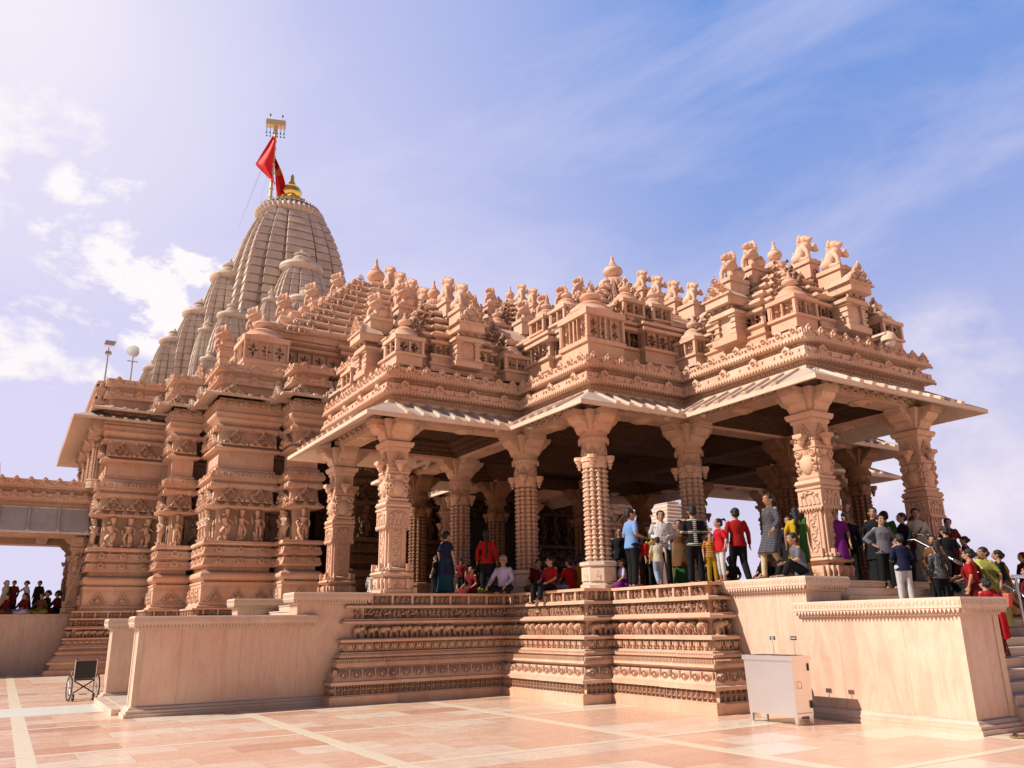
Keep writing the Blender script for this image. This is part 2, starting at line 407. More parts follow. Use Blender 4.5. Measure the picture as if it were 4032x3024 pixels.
# plinth (world units, converted)
PL = [(13.2, 13.4), (14.3, 13.4), (14.3, 12.0), (23.78, 12.0), (23.78, 13.4), (24.88, 13.4), (24.88, 16.81), (25.72, 16.81), (25.72, 20.51), (30.44, 20.51), (30.44, 25.9), (25.72, 25.9), (25.72, 33.6), (12.36, 33.6), (12.36, 25.9), (7.64, 25.9), (7.64, 20.51), (12.36, 20.51), (12.36, 16.81), (13.2, 16.81)]
PPROF = [(.67, 0), (.67, .2), (.62, .2), (.62, .23), (.50, .23), (.50, .455), (.64, .455), (.64, .53), (.56, .55), (.56, .57), (.5, .66), (.40, .78), (.36, .82), (.36, .84), (.43, .86), (.47, .89), (.44, .95), (.37, .985), (.30, 1.0), (.30, 1.06), (.36, 1.08), (.36, 1.12), (.30, 1.17), (.30, 1.2), (.17, 1.22), (.17, 1.42), (.33, 1.44), (.33, 1.50), (.27, 1.53), (-.02, 1.53), (-.02, 1.875), (.2, 1.875), (.27, 1.9), (.27, 1.94), (.2, 1.98), (.2, 2.0), (-.06, 2.0), (-.06, 2.27), (.15, 2.27), (.15, 2.33), (.10, 2.36), (-.09, 2.36), (-.09, 2.585), (.09, 2.585), (.09, 2.65), (0, 2.65)]
def plinth_carving(poly, dirs, k=1., cl=True):
    """friezes, bottom to top"""
    a = MB(); b = MB(); c = MB(); tt = MB()
    al = lambda off, z, step, mg=0, j=0, fit=True: along(poly, off, z, step, mg, cl, dirs, fit, j)
    tt.stamp(o_oval(.15, .21, .09), al(.50, .238, .15)); tt.stamp(MB().merge(o_lotus(.34, .235), Matrix.Diagonal((1, 1.6, 1, 1))), al(.47, .57, .34))
    tt.stamp(o_box(.022, .05, .02), al(.43, .93, .05)); tt.stamp(o_box(.022, .05, .035), al(.33, 1.11, .05))
    tt.stamp(o_box(.02, .06, .03), al(.41, .985, .045))
    tt.stamp(o_mask(.23, .17, 1.9), al(.17, 1.235, .24))
    a_ = [o_eleph(i) for i in range(4)]; stamps(a, None, [f @ np.diag([random.uniform(1.0, 1.2), 2.5, random.uniform(1.0, 1.12), 1]) for f in al(-.02, 1.532, .30, .05, .10)], a_)
    f_ = [o_fig(.25, i) for i in range(6)] + [o_horse()]; stamps(b, None, [f @ np.diag([1.1, 2.9, 1, 1]) for f in al(-.06, 2.003, .13, .03, .22)], f_)
    g_ = [o_fig(.2, 20 + i) for i in range(6)]; stamps(c, None, [f @ np.diag([1.15, 2.6, 1, 1]) for f in al(-.09, 2.375, .15, .03, .25)], g_)
    c.stamp(o_box(.06, .225, .15), al(-.09, 2.36, .55))
    return a, b, c, tt
def bumped(poly, w=.34, d=.07):
    """plan outline with a thin corner pilaster at every outer corner"""
    P = np.array(poly, float); n = len(P); out = []
    for i in range(n):
        a = P[i] - P[i - 1]; b = P[(i + 1) % n] - P[i]; la, lb = np.linalg.norm(a), np.linalg.norm(b); a /= la; b /= lb
        if a[0] * b[1] - a[1] * b[0] > 0 and min(la, lb) > 1.0:
            na = np.array([a[1], -a[0]]); nb = np.array([b[1], -b[0]])
            out += [P[i] - a * w - 0 * na, P[i] - a * w + na * d, P[i] + na * d + nb * d, P[i] + b * w + nb * d, P[i] + b * w]
        else: out.append(P[i])
    return [tuple(p) for p in out]
PLB = bumped(PL)
m = MB(); m.sweep(PLB, PPROF, cap=True)
plinth = T(W2L(m), 'plinth', STONE)
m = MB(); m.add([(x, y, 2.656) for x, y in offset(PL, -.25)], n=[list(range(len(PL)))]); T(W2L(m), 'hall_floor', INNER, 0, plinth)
a, b, c, tt = plinth_carving(PLB, VIS)
for mb, n, mt in ((a, 'elephant_frieze', STONE), (b, 'procession_frieze', STONE), (c, 'dancer_frieze', STONE), (tt, 'lotus_moulding', STONE)): T(W2L(mb), n, mt, 50, plinth)

HALL = [(-q1, -q3), (q1, -q3), (q1, -q2), (q2, -q2), (q2, -q1), (q3, -q1), (q3, q1), (q2, q1), (q2, q2), (q1, q2), (q1, q3), (-q1, q3), (-q1, q2), (-q2, q2), (-q2, q1), (-q3, q1), (-q3, -q1), (-q2, -q1), (-q2, -q2), (-q1, -q2)]
HALL = [(x + OX, y + OY) for x, y in HALL]

# ---- pillars: one of each kind, then copies (local origin on the floor, 4.56 tall)
def capital(m, z0, seg_d=True):
    arm = [(.0, 0), (.30, 0), (.33, .05), (.40, .12), (.43, .22), (.50, .24), (.57, .28), (.64, .36), (.66, .42), (.74, .42), (.74, .50), (.78, .50), (.78, .58), (0, .58)]
    for k in range(4):
        e = MB(); e.ext(arm, -.24, .24); e.ext([(.50, .26), (.56, .30), (.62, .38), (.62, .42), (.3, .42), (.3, .1)], -.27, -.2399); e.ext([(.50, .26), (.56, .30), (.62, .38), (.62, .42), (.3, .42), (.3, .1)], .2399, .27)
        e.ring(.36, .27, .10, .03, .03, 10, -.24); e.ring(.36, .27, .045, .02, .02, 8, -.24)
        m.merge(e, Matrix.Translation((0, 0, z0 + k * .0013)) @ Matrix.Rotation(k * PI / 2, 4, 'Z'))
    m.frus(-.44, .44, -.44, .44, z0 + .421, -.47, .47, -.47, .47, z0 + .57)
    m.frus(-.30, .30, -.30, .30, z0 + .02, -.43, .43, -.43, .43, z0 + .42)
def oct_pillar():
    base = MB(); sh = MB(); cp = MB(); P8 = PI / 8
    base.lathe([(.50, 0), (.50, .10), (.47, .12), (.44, .14), (.44, .18), (.46, .19), (.46, .52), (.44, .54), (.48, .56), (.50, .58), (.50, .66), (.42, .68)], 8, ph=P8)
    for k in range(8):
        e = MB(); e.ext([(-.10, .2), (.10, .2), (.07, .26), (.09, .34), (0, .46), (-.09, .34), (-.07, .26)], -.012, 0); e.ring(0, .33, .03, .012, .012, 8, -.012)
        base.merge(e, Matrix.Rotation(k * PI / 4 + PI / 2, 4, 'Z') @ Matrix.Translation((0, -.425, 0)))
    sh.lathe([(.22, .66), (.22, 3.1)], 16)
    col_ = MB(); pr = [(.05, .69)]; n = 19; hh = 2.33 / n
    for i in range(n):
        z = .72 + i * hh
        if i % 2 == 0: pr += [(.045, z), (.082, z + hh * .18), (.086, z + hh * .4), (.06, z + hh * .62), (.035, z + hh * .85)]
        else: pr += [(.05, z), (.078, z + hh * .1), (.078, z + hh * .42), (.055, z + hh * .5), (.07, z + hh * .62), (.05, z + hh * .9)]
    pr += [(.05, 3.07)]
    col_.lathe(pr, 8)
    for k in range(10): sh.merge(col_, Matrix.Rotation(k * PI / 5, 4, 'Z') @ Matrix.Translation((.258, 0, 0)))
    cp.lathe([(.31, 3.05), (.33, 3.08), (.33, 3.2), (.36, 3.22), (.36, 3.34), (.31, 3.35), (.30, 3.37), (.305, 3.7)], 16)
    br = MB(); br.lathe([(.02, -.22), (.05, -.18), (.03, -.16), (.08, -.10), (.05, -.08), (.11, -.01), (.11, .03), (.135, .03), (.135, .12)], 8, ph=P8)
    for k in range(4): cp.merge(br, Matrix.Rotation(k * PI / 2 + PI / 4, 4, 'Z') @ Matrix.Translation((.40, 0, 3.24)))
    cp.stamp(o_pedi(.22, .30, .03), [np.array(Matrix.Rotation(k * PI / 4, 4, 'Z') @ Matrix.Translation((0, -.285, 3.37))) for k in range(8)])
    cp.lathe([(.28, 3.68), (.31, 3.72), (.38, 3.74), (.40, 3.82), (.36, 3.9), (.36, 3.98), (.3, 3.99)], 20)
    cp.stamp(o_tooth(.10, .13, .03), [np.array(Matrix.Rotation(k * PI / 10, 4, 'Z') @ Matrix.Translation((0, -.375, 3.82))) for k in range(20)])
    capital(cp, 3.96)
    return [('base', base.mesh('pillar_base', PALE, 40)), ('shaft', sh.mesh('beaded_shaft', STONE, 50)), ('capital', cp.mesh('pillar_capital', STONE, 40))]
def sq_profile(s, m, prof, x=0, y=0):
    m.sweep([(x - s, y - s), (x + s, y - s), (x + s, y + s), (x - s, y + s)], prof)
def sq_pillar():
    base = MB(); sh = MB(); cp = MB()
    S = .30
    cut = lambda s, c: [(-s + c, -s), (s - c, -s), (s - c, -s + c), (s, -s + c), (s, s - c), (s - c, s - c), (s - c, s), (-s + c, s), (-s + c, s - c), (-s, s - c), (-s, -s + c), (-s + c, -s + c)]
    base.sweep(cut(.33, .07), [(.12, 0), (.12, .1), (.09, .12), (.10, .2), (.12, .3), (.09, .36), (.03, .38), (.03, .41), (.1, .44), (.13, .49), (.1, .54), (.04, .56), (.07, .58), (.07, .63), (0, .66)], cap=True)
    fr = lambda s, z: [np.array(Matrix.Rotation(k * PI / 2, 4, 'Z') @ Matrix.Translation((0, -s, z))) for k in range(4)]
    base.stamp(o_pedi(.22, .2, .02), fr(.44, .12))
    for k in range(4):
        e = MB()
        for x in (-.24, .24): e.box(x - .035, x + .035, -.50, -.4, .12, .36); e.box(x - .03, x + .03, -.46, -.36, .56, .74)
        base.merge(e, Matrix.Rotation(k * PI / 2, 4, 'Z'))
    sh.sweep(cut(.285, .055), [(0, .6), (0, 1.68)])
    # scroll carving on each face of the lower shaft
    e = MB()
    for i in range(6): e.ring(.0 + (.03 if i % 2 else -.03), .74 + i * .16, .055, .018, .022, 9, 0, 1.1); e.ring(.0 + (-.05 if i % 2 else .05), .80 + i * .16, .025, .012, .018, 7, 0)
    e.box(-.145, -.125, -.02, 0, .66, 1.66); e.box(.125, .145, -.02, 0, .66, 1.66)
    sh.stamp(e, fr(.285, 0))
    sq_profile(.33, sh, [(0, 1.69), (.02, 1.69), (.02, 1.73), (0, 1.73), (0, 2.10), (.03, 2.12), (.03, 2.17), (-.03, 2.19)])
    e = MB(); e.ring(0, 1.93, .16, .03, .03, 14, 0, 1.35, 0, 180); e.ring(0, 1.93, .09, .025, .03, 12, 0, 1.35, 0, 180)
    for x in (-.24, -.12, 0, .12, .24): e.ext([(x - .045, 1.76), (x + .045, 1.76), (x, 1.9)], -.025, 0)
    for x in (-.07, .07, -.2, .2): e.ell((x, -.02, 1.99 + (.04 if abs(x) < .1 else 0)), (.05, .03, .04), 7, 5)
    sh.stamp(e, fr(.33, 0)); sh.stamp(o_tooth(.09, .07, .03), [f for f in along([(-.33, -.33), (.33, -.33), (.33, .33), (-.33, .33)], 0, 1.69, .085)])
    sq_profile(.28, sh, [(0, 2.17), (.05, 2.19), (.09, 2.26), (.06, 2.34), (.0, 2.36), (.03, 2.40), (.03, 2.44), (-.02, 2.47), (.0, 2.52), (.02, 3.26)])
    # vase with curling foliage
    e = MB(); e.lathe([(.10, 2.5), (.19, 2.58), (.23, 2.72), (.19, 2.86), (.11, 2.93), (.17, 3.0), (.19, 3.05)], 12, 0, .10)
    for s_ in (-1, 1):
        e.ring(s_ * .205, 2.98, .07, .032, .05, 10, -.03); e.ring(s_ * .215, 2.76, .06, .03, .05, 10, -.03); e.ring(s_ * .23, 2.6, .04, .024, .04, 9, -.02); e.ell((s_ * .205, -.03, 2.98), (.03, .04, .03), 6, 5)
    sh.stamp(e, [f @ np.diag([1, .62, 1, 1]) for f in fr(.30, 0)])
    sq_profile(.27, sh, [(.02, 3.08), (.05, 3.1), (.05, 3.16), (0, 3.18), (0, 3.3)])
    cp.box(-.28, .28, -.28, .28, 3.28, 3.95)
    cp.stamp(o_pedi(.36, .30, .03), fr(.28, 3.42)); cp.stamp(o_box(.035, .1, .02), [f for f in along([(-.28, -.28), (.28, -.28), (.28, .28), (-.28, .28)], 0, 3.29, .07)])
    br = MB(); br.lathe([(.02, -.2), (.05, -.15), (.09, -.1), (.10, -.04), (.13, -.02), (.13, .01)], 10); br.box(-.13, .13, -.13, .13, .01, .10)
    cp.stamp(br, fr(.40, 3.32))
    sq_profile(.28, cp, [(.01, 3.70), (.04, 3.74), (.04, 3.8), (.09, 3.82), (.12, 3.9), (.12, 3.95), (.08, 3.97)])
    capital(cp, 3.96)
    return [('base', base.mesh('pillar_base', STONE, 40)), ('shaft', sh.mesh('carved_shaft', STONE, 50)), ('capital', cp.mesh('pillar_capital', STONE, 40))]
OCT = oct_pillar(); SQ = sq_pillar()
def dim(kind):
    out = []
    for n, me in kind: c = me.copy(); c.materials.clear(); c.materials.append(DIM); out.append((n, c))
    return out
OCTD = dim(OCT); SQD = dim(SQ)  # same pillars in shade-darkened stone, for inner and far rows
def pillar(kind, x, y, z=None, s=1.):
    p = empty('pillar', (x, y, ZF if z is None else z), temple); p.scale = (s,) * 3
    tag(p, 'round beaded pillar' if kind in (OCT, OCTD) else 'square carved pillar')
    for n, me in kind: link(n, me, p)
    return p
for sx in (-1, 1):
    for sy in (-1, 1):
        pillar(SQ, OX + sx * q3, OY + sy * q1); pillar(SQ, OX + sx * q1, OY + sy * q3)
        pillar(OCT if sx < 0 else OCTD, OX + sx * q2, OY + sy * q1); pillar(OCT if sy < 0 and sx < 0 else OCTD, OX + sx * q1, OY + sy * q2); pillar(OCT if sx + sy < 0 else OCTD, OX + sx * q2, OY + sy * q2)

# ---- beams and ceiling
zb0, zb1 = ZF + 4.535, 7.56
m = MB(); w = .29; mi = 1; beam = []
def H(x0, x1, y0, y1, e, m_=None):
    beam.append(T(MB().box(OX + x0, OX + x1, OY + y0, OY + y1, zb0 + e, zb1 + e), 'shade_toned_beam' if m_ == 1 else 'beam', SHADEST if m_ == 1 else STONE))  # inner and far beams coloured dark in place of shade
k = 0
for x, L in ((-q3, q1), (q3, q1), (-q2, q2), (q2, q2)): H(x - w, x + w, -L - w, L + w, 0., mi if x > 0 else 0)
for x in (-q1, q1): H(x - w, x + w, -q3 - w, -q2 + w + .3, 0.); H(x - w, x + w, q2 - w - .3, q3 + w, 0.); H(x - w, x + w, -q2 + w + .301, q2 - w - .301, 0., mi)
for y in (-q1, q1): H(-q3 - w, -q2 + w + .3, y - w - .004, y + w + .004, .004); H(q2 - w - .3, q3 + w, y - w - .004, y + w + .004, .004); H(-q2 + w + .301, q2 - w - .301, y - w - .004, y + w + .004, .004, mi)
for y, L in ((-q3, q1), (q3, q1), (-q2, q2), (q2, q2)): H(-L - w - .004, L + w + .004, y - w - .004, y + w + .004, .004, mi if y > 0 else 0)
m = MB()
HB = HALL
fz = MB()
for i in range(5): pass
e = MB(); e.ring(0, .12, .07, .025, .04, 9, 0, 1.2); e.ring(-.12, .12, .04, .02, .035, 7); e.box(-.2, .2, -.012, 0, .015, .04); e.box(-.2, .2, -.012, 0, .2, .225)
fz.stamp(e, along(HALL, w + .008, zb0 + .06, .4, .35))
# round bosses under the beams
bs = MB(); bs.lathe([(.30, 0), (.30, -.02), (.24, -.05), (.2, -.03), (.12, -.07), (.0, -.09)], 16, cap=False)
n_ = len(HALL)
for i in range(n_):
    x0, y0 = HALL[i]; x1, y1 = HALL[(i + 1) % n_]; fz.merge(MB().merge(bs, Matrix.Diagonal((1.0, 1.0, 1.0, 1))), Matrix.Translation(((x0 + x1) / 2, (y0 + y1) / 2, zb0)))
tag(T(fz, 'scroll_frieze', STONE, 50, beam[0]), kind='stuff')
m = MB(); m.sweep(HALL, [(.1, 7.60), (.1, 7.72)], cap=True); m.add([(x, y, 7.60) for x, y in offset(HALL, .1)], n=[list(range(len(HALL)))[::-1]])
# stepped coffers
for (cx, cy, hx, hy) in [(0, 0, q1, q1), (0, -(q2 + q3) / 2, q1, (q3 - q2) / 2), (-(q2 + q3) / 2, 0, (q3 - q2) / 2, q1), (0, -(q1 + q2) / 2, q1, (q2 - q1) / 2), (-(q1 + q2) / 2, 0, (q2 - q1) / 2, q1), ((q2 + q3) / 2, 0, (q3 - q2) / 2, q1)] + [(sx * (q1 + q2) / 2, sy * (q1 + q2) / 2, (q2 - q1) / 2, (q2 - q1) / 2) for sx in (-1, 1) for sy in (-1, 1)]:
    for j in range(3):
        ax, ay = hx - w - .02 - j * .22, hy - w - .02 - j * .22
        if min(ax, ay) < .3: break
        bxx, byy = ax - .2, ay - .2
        P = [(OX + cx - ax, OY + cy - ay), (OX + cx + ax, OY + cy - ay), (OX + cx + ax, OY + cy + ay), (OX + cx - ax, OY + cy + ay)]
        z0 = zb0 + .08 + j * .11
        m.sweep(P, [(0, 7.61), (0, z0), (-.05, z0 - .02), (-.2, z0 + .06), (-.2, 7.61)])
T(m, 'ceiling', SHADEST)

# ---- eaves: sloping slabs with ribs, all round
def eave(poly, prof_in, out, zo, zi, rib=.44, dirs=None, closed=True, th=.13):
    m = MB(); m.sweep(poly, [(prof_in, zi - .14), (out - .05, zo - .01), (out - .05, zo), (out, zo), (out, zo + th * .8), (out - .04, zo + th), (prof_in + .12, zi), (prof_in + .12, zi + .07), (prof_in, zi + .07)], closed)
    L = out - prof_in - .16; sl = math.atan2(zi - zo - th, L); ln = math.hypot(L, zi - zo - th)
    e = MB(); e.box(-.05, .05, -ln - .01, 0, -.02, .045); e.box(-.075, .075, -ln - .03, -ln + .08, -.03, .06)
    fr = along(poly, prof_in + .14, zi + .005, rib, .02, closed, dirs)
    m.stamp(MB().merge(e, Matrix.Rotation(sl, 4, 'X')), fr)
    return m
T(eave(HALL, .3, 1.36, 6.97, 7.60), 'eave', PALE)

# ---- double cornice
def cornice(poly, o, z, h=.42, dirs=VIS, closed=True, crest=(.42, .2), big=True):
    """one carved cornice course; returns body and ornament"""
    m = MB(); m.sweep(poly, [(o - .22, z), (o - .22, z + h * .32), (o - .06, z + h * .36), (o, z + h * .42), (o, z + h * .60), (o - .05, z + h * .72), (o - .05, z + h), (o - .25, z + h)], closed)
    t = MB(); t.stamp(TOOTH, along(poly, o, z + h * .43, .1, 0, closed, dirs)); t.stamp(o_box(.03, h * .22, .03), along(poly, o - .22, z + h * .06, .075, 0, closed, dirs))
    t.stamp(o_box(.07, .03, .04), along(poly, o - .22, z + h * .17, .15, 0, closed, dirs))
    if big: crestrow(t, poly, o - .05, z + h * .62, crest[0], crest[1], h * .62, closed, dirs)
    return m, t
def rows(name, specs, parent=None):
    A = MB(); B = MB()
    for s_ in specs:
        a_, b_ = cornice(*s_[:3], **s_[3]); A.merge(a_); B.merge(b_)
    o = T(A, name, STONE, 0, parent); T(B, name + '_crests', STONE, 50, o); return o
rows('cornice', [(HALL, .55, 7.70, dict(h=.44, crest=(1.15, .42))), (HALL, .53, 8.16, dict(h=.46, crest=(.46, .34)))])
# ------------------------------------------------------------------ roofs
def amalaka(m, r, z, h, seg=48, x=0, y=0):
    md = lambda i: 1.0 if i % 2 else .93
    m.lathe([(r * .72, 0), (r * .9, h * .12), (r, h * .4), (r, h * .6), (r * .9, h * .88), (r * .7, h)], seg, x, y, z, md)
def kalash(m, r, z, h, x=0, y=0, seg=20):
    m.lathe([(r * .55, 0), (r * .6, h * .05), (r * .45, h * .08), (r * .7, h * .14), (r * .97, h * .26), (r, h * .34), (r * .85, h * .45), (r * .55, h * .51), (r * .6, h * .54), (r * .42, h * .58), (r * .34, h * .62), (r * .36, h * .66), (r * .22, h * .72), (r * .16, h * .86), (r * .2, h * .9), (r * .14, h * .94), (r * .03, h)], seg, x, y, z)
def bell(m, r, z, h, x=0, y=0, seg=28):
    m.lathe([(r * 1.25, 0), (r * 1.3, h * .2), (r * 1.05, h * .55), (r * .8, h)], seg, x, y, z, lambda i: 1 if i % 2 else .9)
def finial_mesh(r, ha, hk, rk):
    m = MB(); bell(m, r * .85, -.45 * ha - .12, .45 * ha + .14); amalaka(m, r, 0, ha, 40); m.lathe([(r * .5, ha * .9), (r * .45, ha * 1.1), (rk * .6, ha * 1.12)], 20); kalash(m, rk, ha * 1.08, hk)
    return m.mesh('finial', STONE, 40)
# seated lion, one shared mesh
def blob_mesh(mb, vox, mat, name, smooth=80, sub=False):
    me = mb.mesh(name + '_raw', mat); o = bpy.data.objects.new('tmp', me); col.objects.link(o)
    r = o.modifiers.new('r', 'REMESH'); r.mode = 'VOXEL'; r.voxel_size = vox; r.use_smooth_shade = True
    s = o.modifiers.new('s', 'SMOOTH'); s.iterations = 2; s.factor = .5
    dg = bpy.context.evaluated_depsgraph_get(); ev = o.evaluated_get(dg)
    out = bpy.data.meshes.new_from_object(ev); out.name = name
    bpy.data.objects.remove(o); bpy.data.meshes.remove(me)
    out.materials.clear(); out.materials.append(mat)
    out.polygons.foreach_set('use_smooth', np.ones(len(out.polygons), bool)); return out
def lion():
    m = MB()   # faces -y, unit height about 1
    m.ell((0, .14, .22), (.25, .30, .23), 14, 9); m.cap_((0, .12, .26), (0, -.04, .60), .24, .21, 14); m.ell((0, -.12, .54), (.21, .17, .2), 12, 8)
    m.ell((0, -.10, .80), (.19, .19, .17), 14, 10); m.ell((0, -.26, .77), (.12, .13, .09), 12, 8); m.ell((0, -.37, .80), (.05, .035, .035), 8, 6)
    m.ell((0, -.28, .70), (.09, .09, .03), 8, 6); m.ell((0, .0, .70), (.24, .17, .22), 14, 9)
    for s in (-1, 1):
        m.ell((s * .13, -.02, .955), (.05, .035, .07), 8, 6); m.ell((s * .08, -.27, .86), (.04, .04, .035), 8, 6)
        m.ell((s * .2, .12, .18), (.14, .23, .18), 12, 8); m.cap_((s * .2, -.02, .07), (s * .2, -.26, .055), .085, .075, 9)
        if s < 0: m.cap_((s * .15, -.14, .52), (s * .17, -.27, .28), .09, .075, 9); m.cap_((s * .17, -.27, .28), (s * .15, -.29, .05), .075, .075, 9)
        else: m.cap_((s * .16, -.16, .56), (s * .2, -.36, .40), .09, .075, 9); m.cap_((s * .2, -.36, .40), (s * .08, -.38, .54), .065, .075, 9)
    m.cap_((0, .42, .1), (.12, .46, .32), .05, .045, 8); m.cap_((.12, .46, .32), (.04, .40, .52), .045, .06, 8)
    for k in range(9):
        a = k * .42 - 1.68; m.ell((.22 * math.sin(a), -.02, .77 + .21 * math.cos(a)), (.055, .06, .055), 8, 6)
    return blob_mesh(m, .022, STONE, 'lion')
LION = lion()
def put_lions(parent, spec, sz, pw=.42):
    """spec: list of (distance, z); a lion on each of the four ridges, facing outward, on a small pedestal"""
    for ang in range(4):
        rz = ang * PI / 2; dx, dy = math.sin(rz), -math.cos(rz)
        for d, z in spec:
            o = link('lion_statue', LION, parent, (dx * d, dy * d, z), rz, sz)
def ridge(m, fr, spec, d0, z0, w=.26):
    """stepped ridge carrying the lions"""
    pts = sorted(spec); 
    for (d, z) in pts:
        for k in range(4):
            e = MB(); e.box(-w, w, -d - .30, -d + .42, z - .55, z - .12); e.box(-w - .05, w + .05, -d - .35, -d + .42, z - .12, z - .003)
            e.box(-w * .8, w * .8, -d - .26, -d + .42, z - .9, z - .55)
            m.merge(e, Matrix.Rotation(k * PI / 2, 4, 'Z'))
def square(s, x=0, y=0): return [(x - s, y - s), (x + s, y - s), (x + s, y + s), (x - s, y + s)]
def cross(s, a, d):
    """square of half-size s with a bay of half-width a standing d proud on every side"""
    return [(-s, -s), (-a, -s), (-a, -s - d), (a, -s - d), (a, -s), (s, -s), (s, -a), (s + d, -a), (s + d, a), (s, a), (s, s), (a, s), (a, s + d), (-a, s + d), (-a, s), (-s, s), (-s, a), (-s - d, a), (-s - d, -a), (-s, -a)]
def tiers(m, t, s0, s1, z0, z1, n, a=.45, spike=True, crest=True):
    h = (z1 - z0) / n
    for i in range(n):
        s = s0 + (s1 - s0) * i / max(1, n - 1); z = z0 + h * i; P = cross(s, s * a, min(.22, .1 * s))
        m.sweep(P, [(-.06, z - .02), (-.06, z + h * .35), (.06, z + h * .42), (.12, z + h * .5), (.12, z + h * .66), (.02, z + h * .82), (-.05, z + h), (-.4, z + h + .01)], cap=True)
        if spike: t.stamp(MB().add([(-.03, -.03, 0), (.03, -.03, 0), (.03, .03, 0), (-.03, .03, 0), (0, 0, .15)], [(0, 3, 2, 1)], [(0, 1, 4), (1, 2, 4), (2, 3, 4), (3, 0, 4)]), along(P, .05, z + h * .6, .55, .04))
        if crest and s > .6:
            w = min(.95, s * .42); t.stamp(o_fret(w, h * 1.5 + .12, .05, 2), along(square(s), .17, z + h * .3, s * 2, 0, minlen=.5))
            for u in (-.8, .8): t.stamp(o_fret(w * .75, h * 1.5, .06, 2), [f @ TM(u * s, 0, 0) for f in along(square(s), .15, z + h * .35, s * 2, 0, minlen=.5)])
            if s > 2: t.stamp(o_fret(w * .8, h * 1.3, .05, 2), [f @ TM(dx * s * .62, 0, 0) for f in along(square(s), .14, z + h * .3, s * 2) for dx in (-1, 1)])
def kuta(m, s, z0, hw, hd, hk, bays=2):
    """corner turret: block with lattice, ribbed dome, pot finial"""
    P = square(s)
    m.sweep(P, [(0, z0), (0, z0 + hw * .32), (.06, z0 + hw * .34), (.06, z0 + hw * .42), (-.07, z0 + hw * .44), (-.07, z0 + hw * .86), (.07, z0 + hw * .88), (.07, z0 + hw), (-.1, z0 + hw + .01)], cap=True)
    m.stamp(o_lat(2 * s / bays, hw * .41, .10), along(P, -.07, z0 + hw * .445, 2 * s / bays))
    m.stamp(o_box(.06, hw * .41, .06), along(P, -.04, z0 + hw * .445, 2 * s - .04, .0))
    for k in range(4): m.box(*( [(-1) ** (k & 1) * s - .04, (-1) ** (k & 1) * s + .04, (-1) ** (k >> 1) * s - .04, (-1) ** (k >> 1) * s + .04, z0 + hw * .44, z0 + hw * .87]))
    m.lathe([(s * 1.12, 0), (s * 1.15, hd * .12), (s * 1.02, hd * .25), (s * .98, hd * .42), (s * .75, hd * .5), (s * .7, hd * .62), (s * .72, hd * .75), (s * .5, hd * .95), (s * .42, hd)], 20, 0, 0, z0 + hw)
    kalash(m, s * .5, z0 + hw + hd * .96, hk)
def niche(m, w, z0, h, gh, d=.3):
    """gabled shrine front; faces -y at y=0"""
    m.box(-w * .62, w * .62, -.10, d, z0 - .16, z0); m.box(-w * .56, w * .56, -.05, d, z0, z0 + .07)
    m.box(-w * .30, w * .30, .04, d, z0 + .07, z0 + h)
    for s in (-1, 1):
        for j, (a, b, e) in enumerate(((.0, .12, .03), (.12, .3, 0), (.3, .38, .03), (.38, .6, 0), (.6, .68, .03), (.68, .88, 0), (.88, 1., .04))):
            m.box(s * w * .42 - w * .1 - e, s * w * .42 + w * .1 + e, -.03 - e, d, z0 + .07 + (h - .07) * a, z0 + .07 + (h - .07) * b)
    m.box(-w * .66, w * .66, -.12, d, z0 + h, z0 + h + .09)
    e = o_fret(w * 1.15, gh, .05, 3, -.06); m.merge(e, Matrix.Translation((0, 0, z0 + h + .09)))
    m.ext([(-w * .5, 0), (w * .5, 0), (0, gh * .85)], .0, d) if False else m.merge(MB().ext([(-w * .5, 0), (w * .5, 0), (0, gh * .85)], -.04, d), Matrix.Translation((0, 0, z0 + h + .092)))
def porch_roof_parts():
    """local origin on the roof axis at z = 8.84"""
    m = MB(); t = MB(); z = 0
    P = cross(1.72, .95, .22)
    m.sweep(P, [(.10, 0), (.10, .16), (.16, .2), (.16, .25), (.05, .28), (.05, .62 - .2), (.12, .46), (.12, .52), (-.05, .54), (-.05, .86), (.08, .88), (.08, .96), (-.2, .97)], cap=True)
    t.stamp(o_lat(.30, .31, .08), along(P, -.05, .545, .3, .02))
    tiers(m, t, 1.72, .55, .97, 2.75, 5, .5)
    spec = [(1.0, 2.66), (1.92, 2.10)]
    ridge(m, t, spec, 0, 0, .2)
    # axial gables at the outer ends of the ridges
    for k in range(4):
        e = MB(); e.box(-.42, .42, -2.62, -1.6, 1.2, 1.42); e.merge(MB().ext([(-.5, 0), (.5, 0), (0, .46)], -2.6, -1.9), Matrix.Translation((0, 0, 1.42)))
        f = o_fret(1.05, .60, .05, 3, -2.61); e.merge(f, Matrix.Translation((0, 0, 1.42)))
        m.merge(e, Matrix.Rotation(k * PI / 2, 4, 'Z'))
    kk = MB(); kuta(kk, .2, 0, .42, .2, .26, 1)
    for k in range(4):
        for d_, z_ in ((1.25, 1.25), (.85, 1.75)): m.merge(kk, Matrix.Rotation(k * PI / 2, 4, 'Z') @ Matrix.Translation((-d_, -d_, z_)))
    body = m.mesh('stepped_roof', STONE); fr = t.mesh('roof_fretwork', FINEC)
    kb = MB(); kuta(kb, .40, 0, .86, .38, .5, 2); kb = kb.mesh('corner_turret', STONE, 40)
    nb = MB(); niche(nb, .72, 0, .62, .62, .7); nb = nb.mesh('roof_niche', STONE)
    fin = finial_mesh(.31, .28, .72, .21)
    return body, fr, kb, nb, fin, spec
PR = porch_roof_parts()
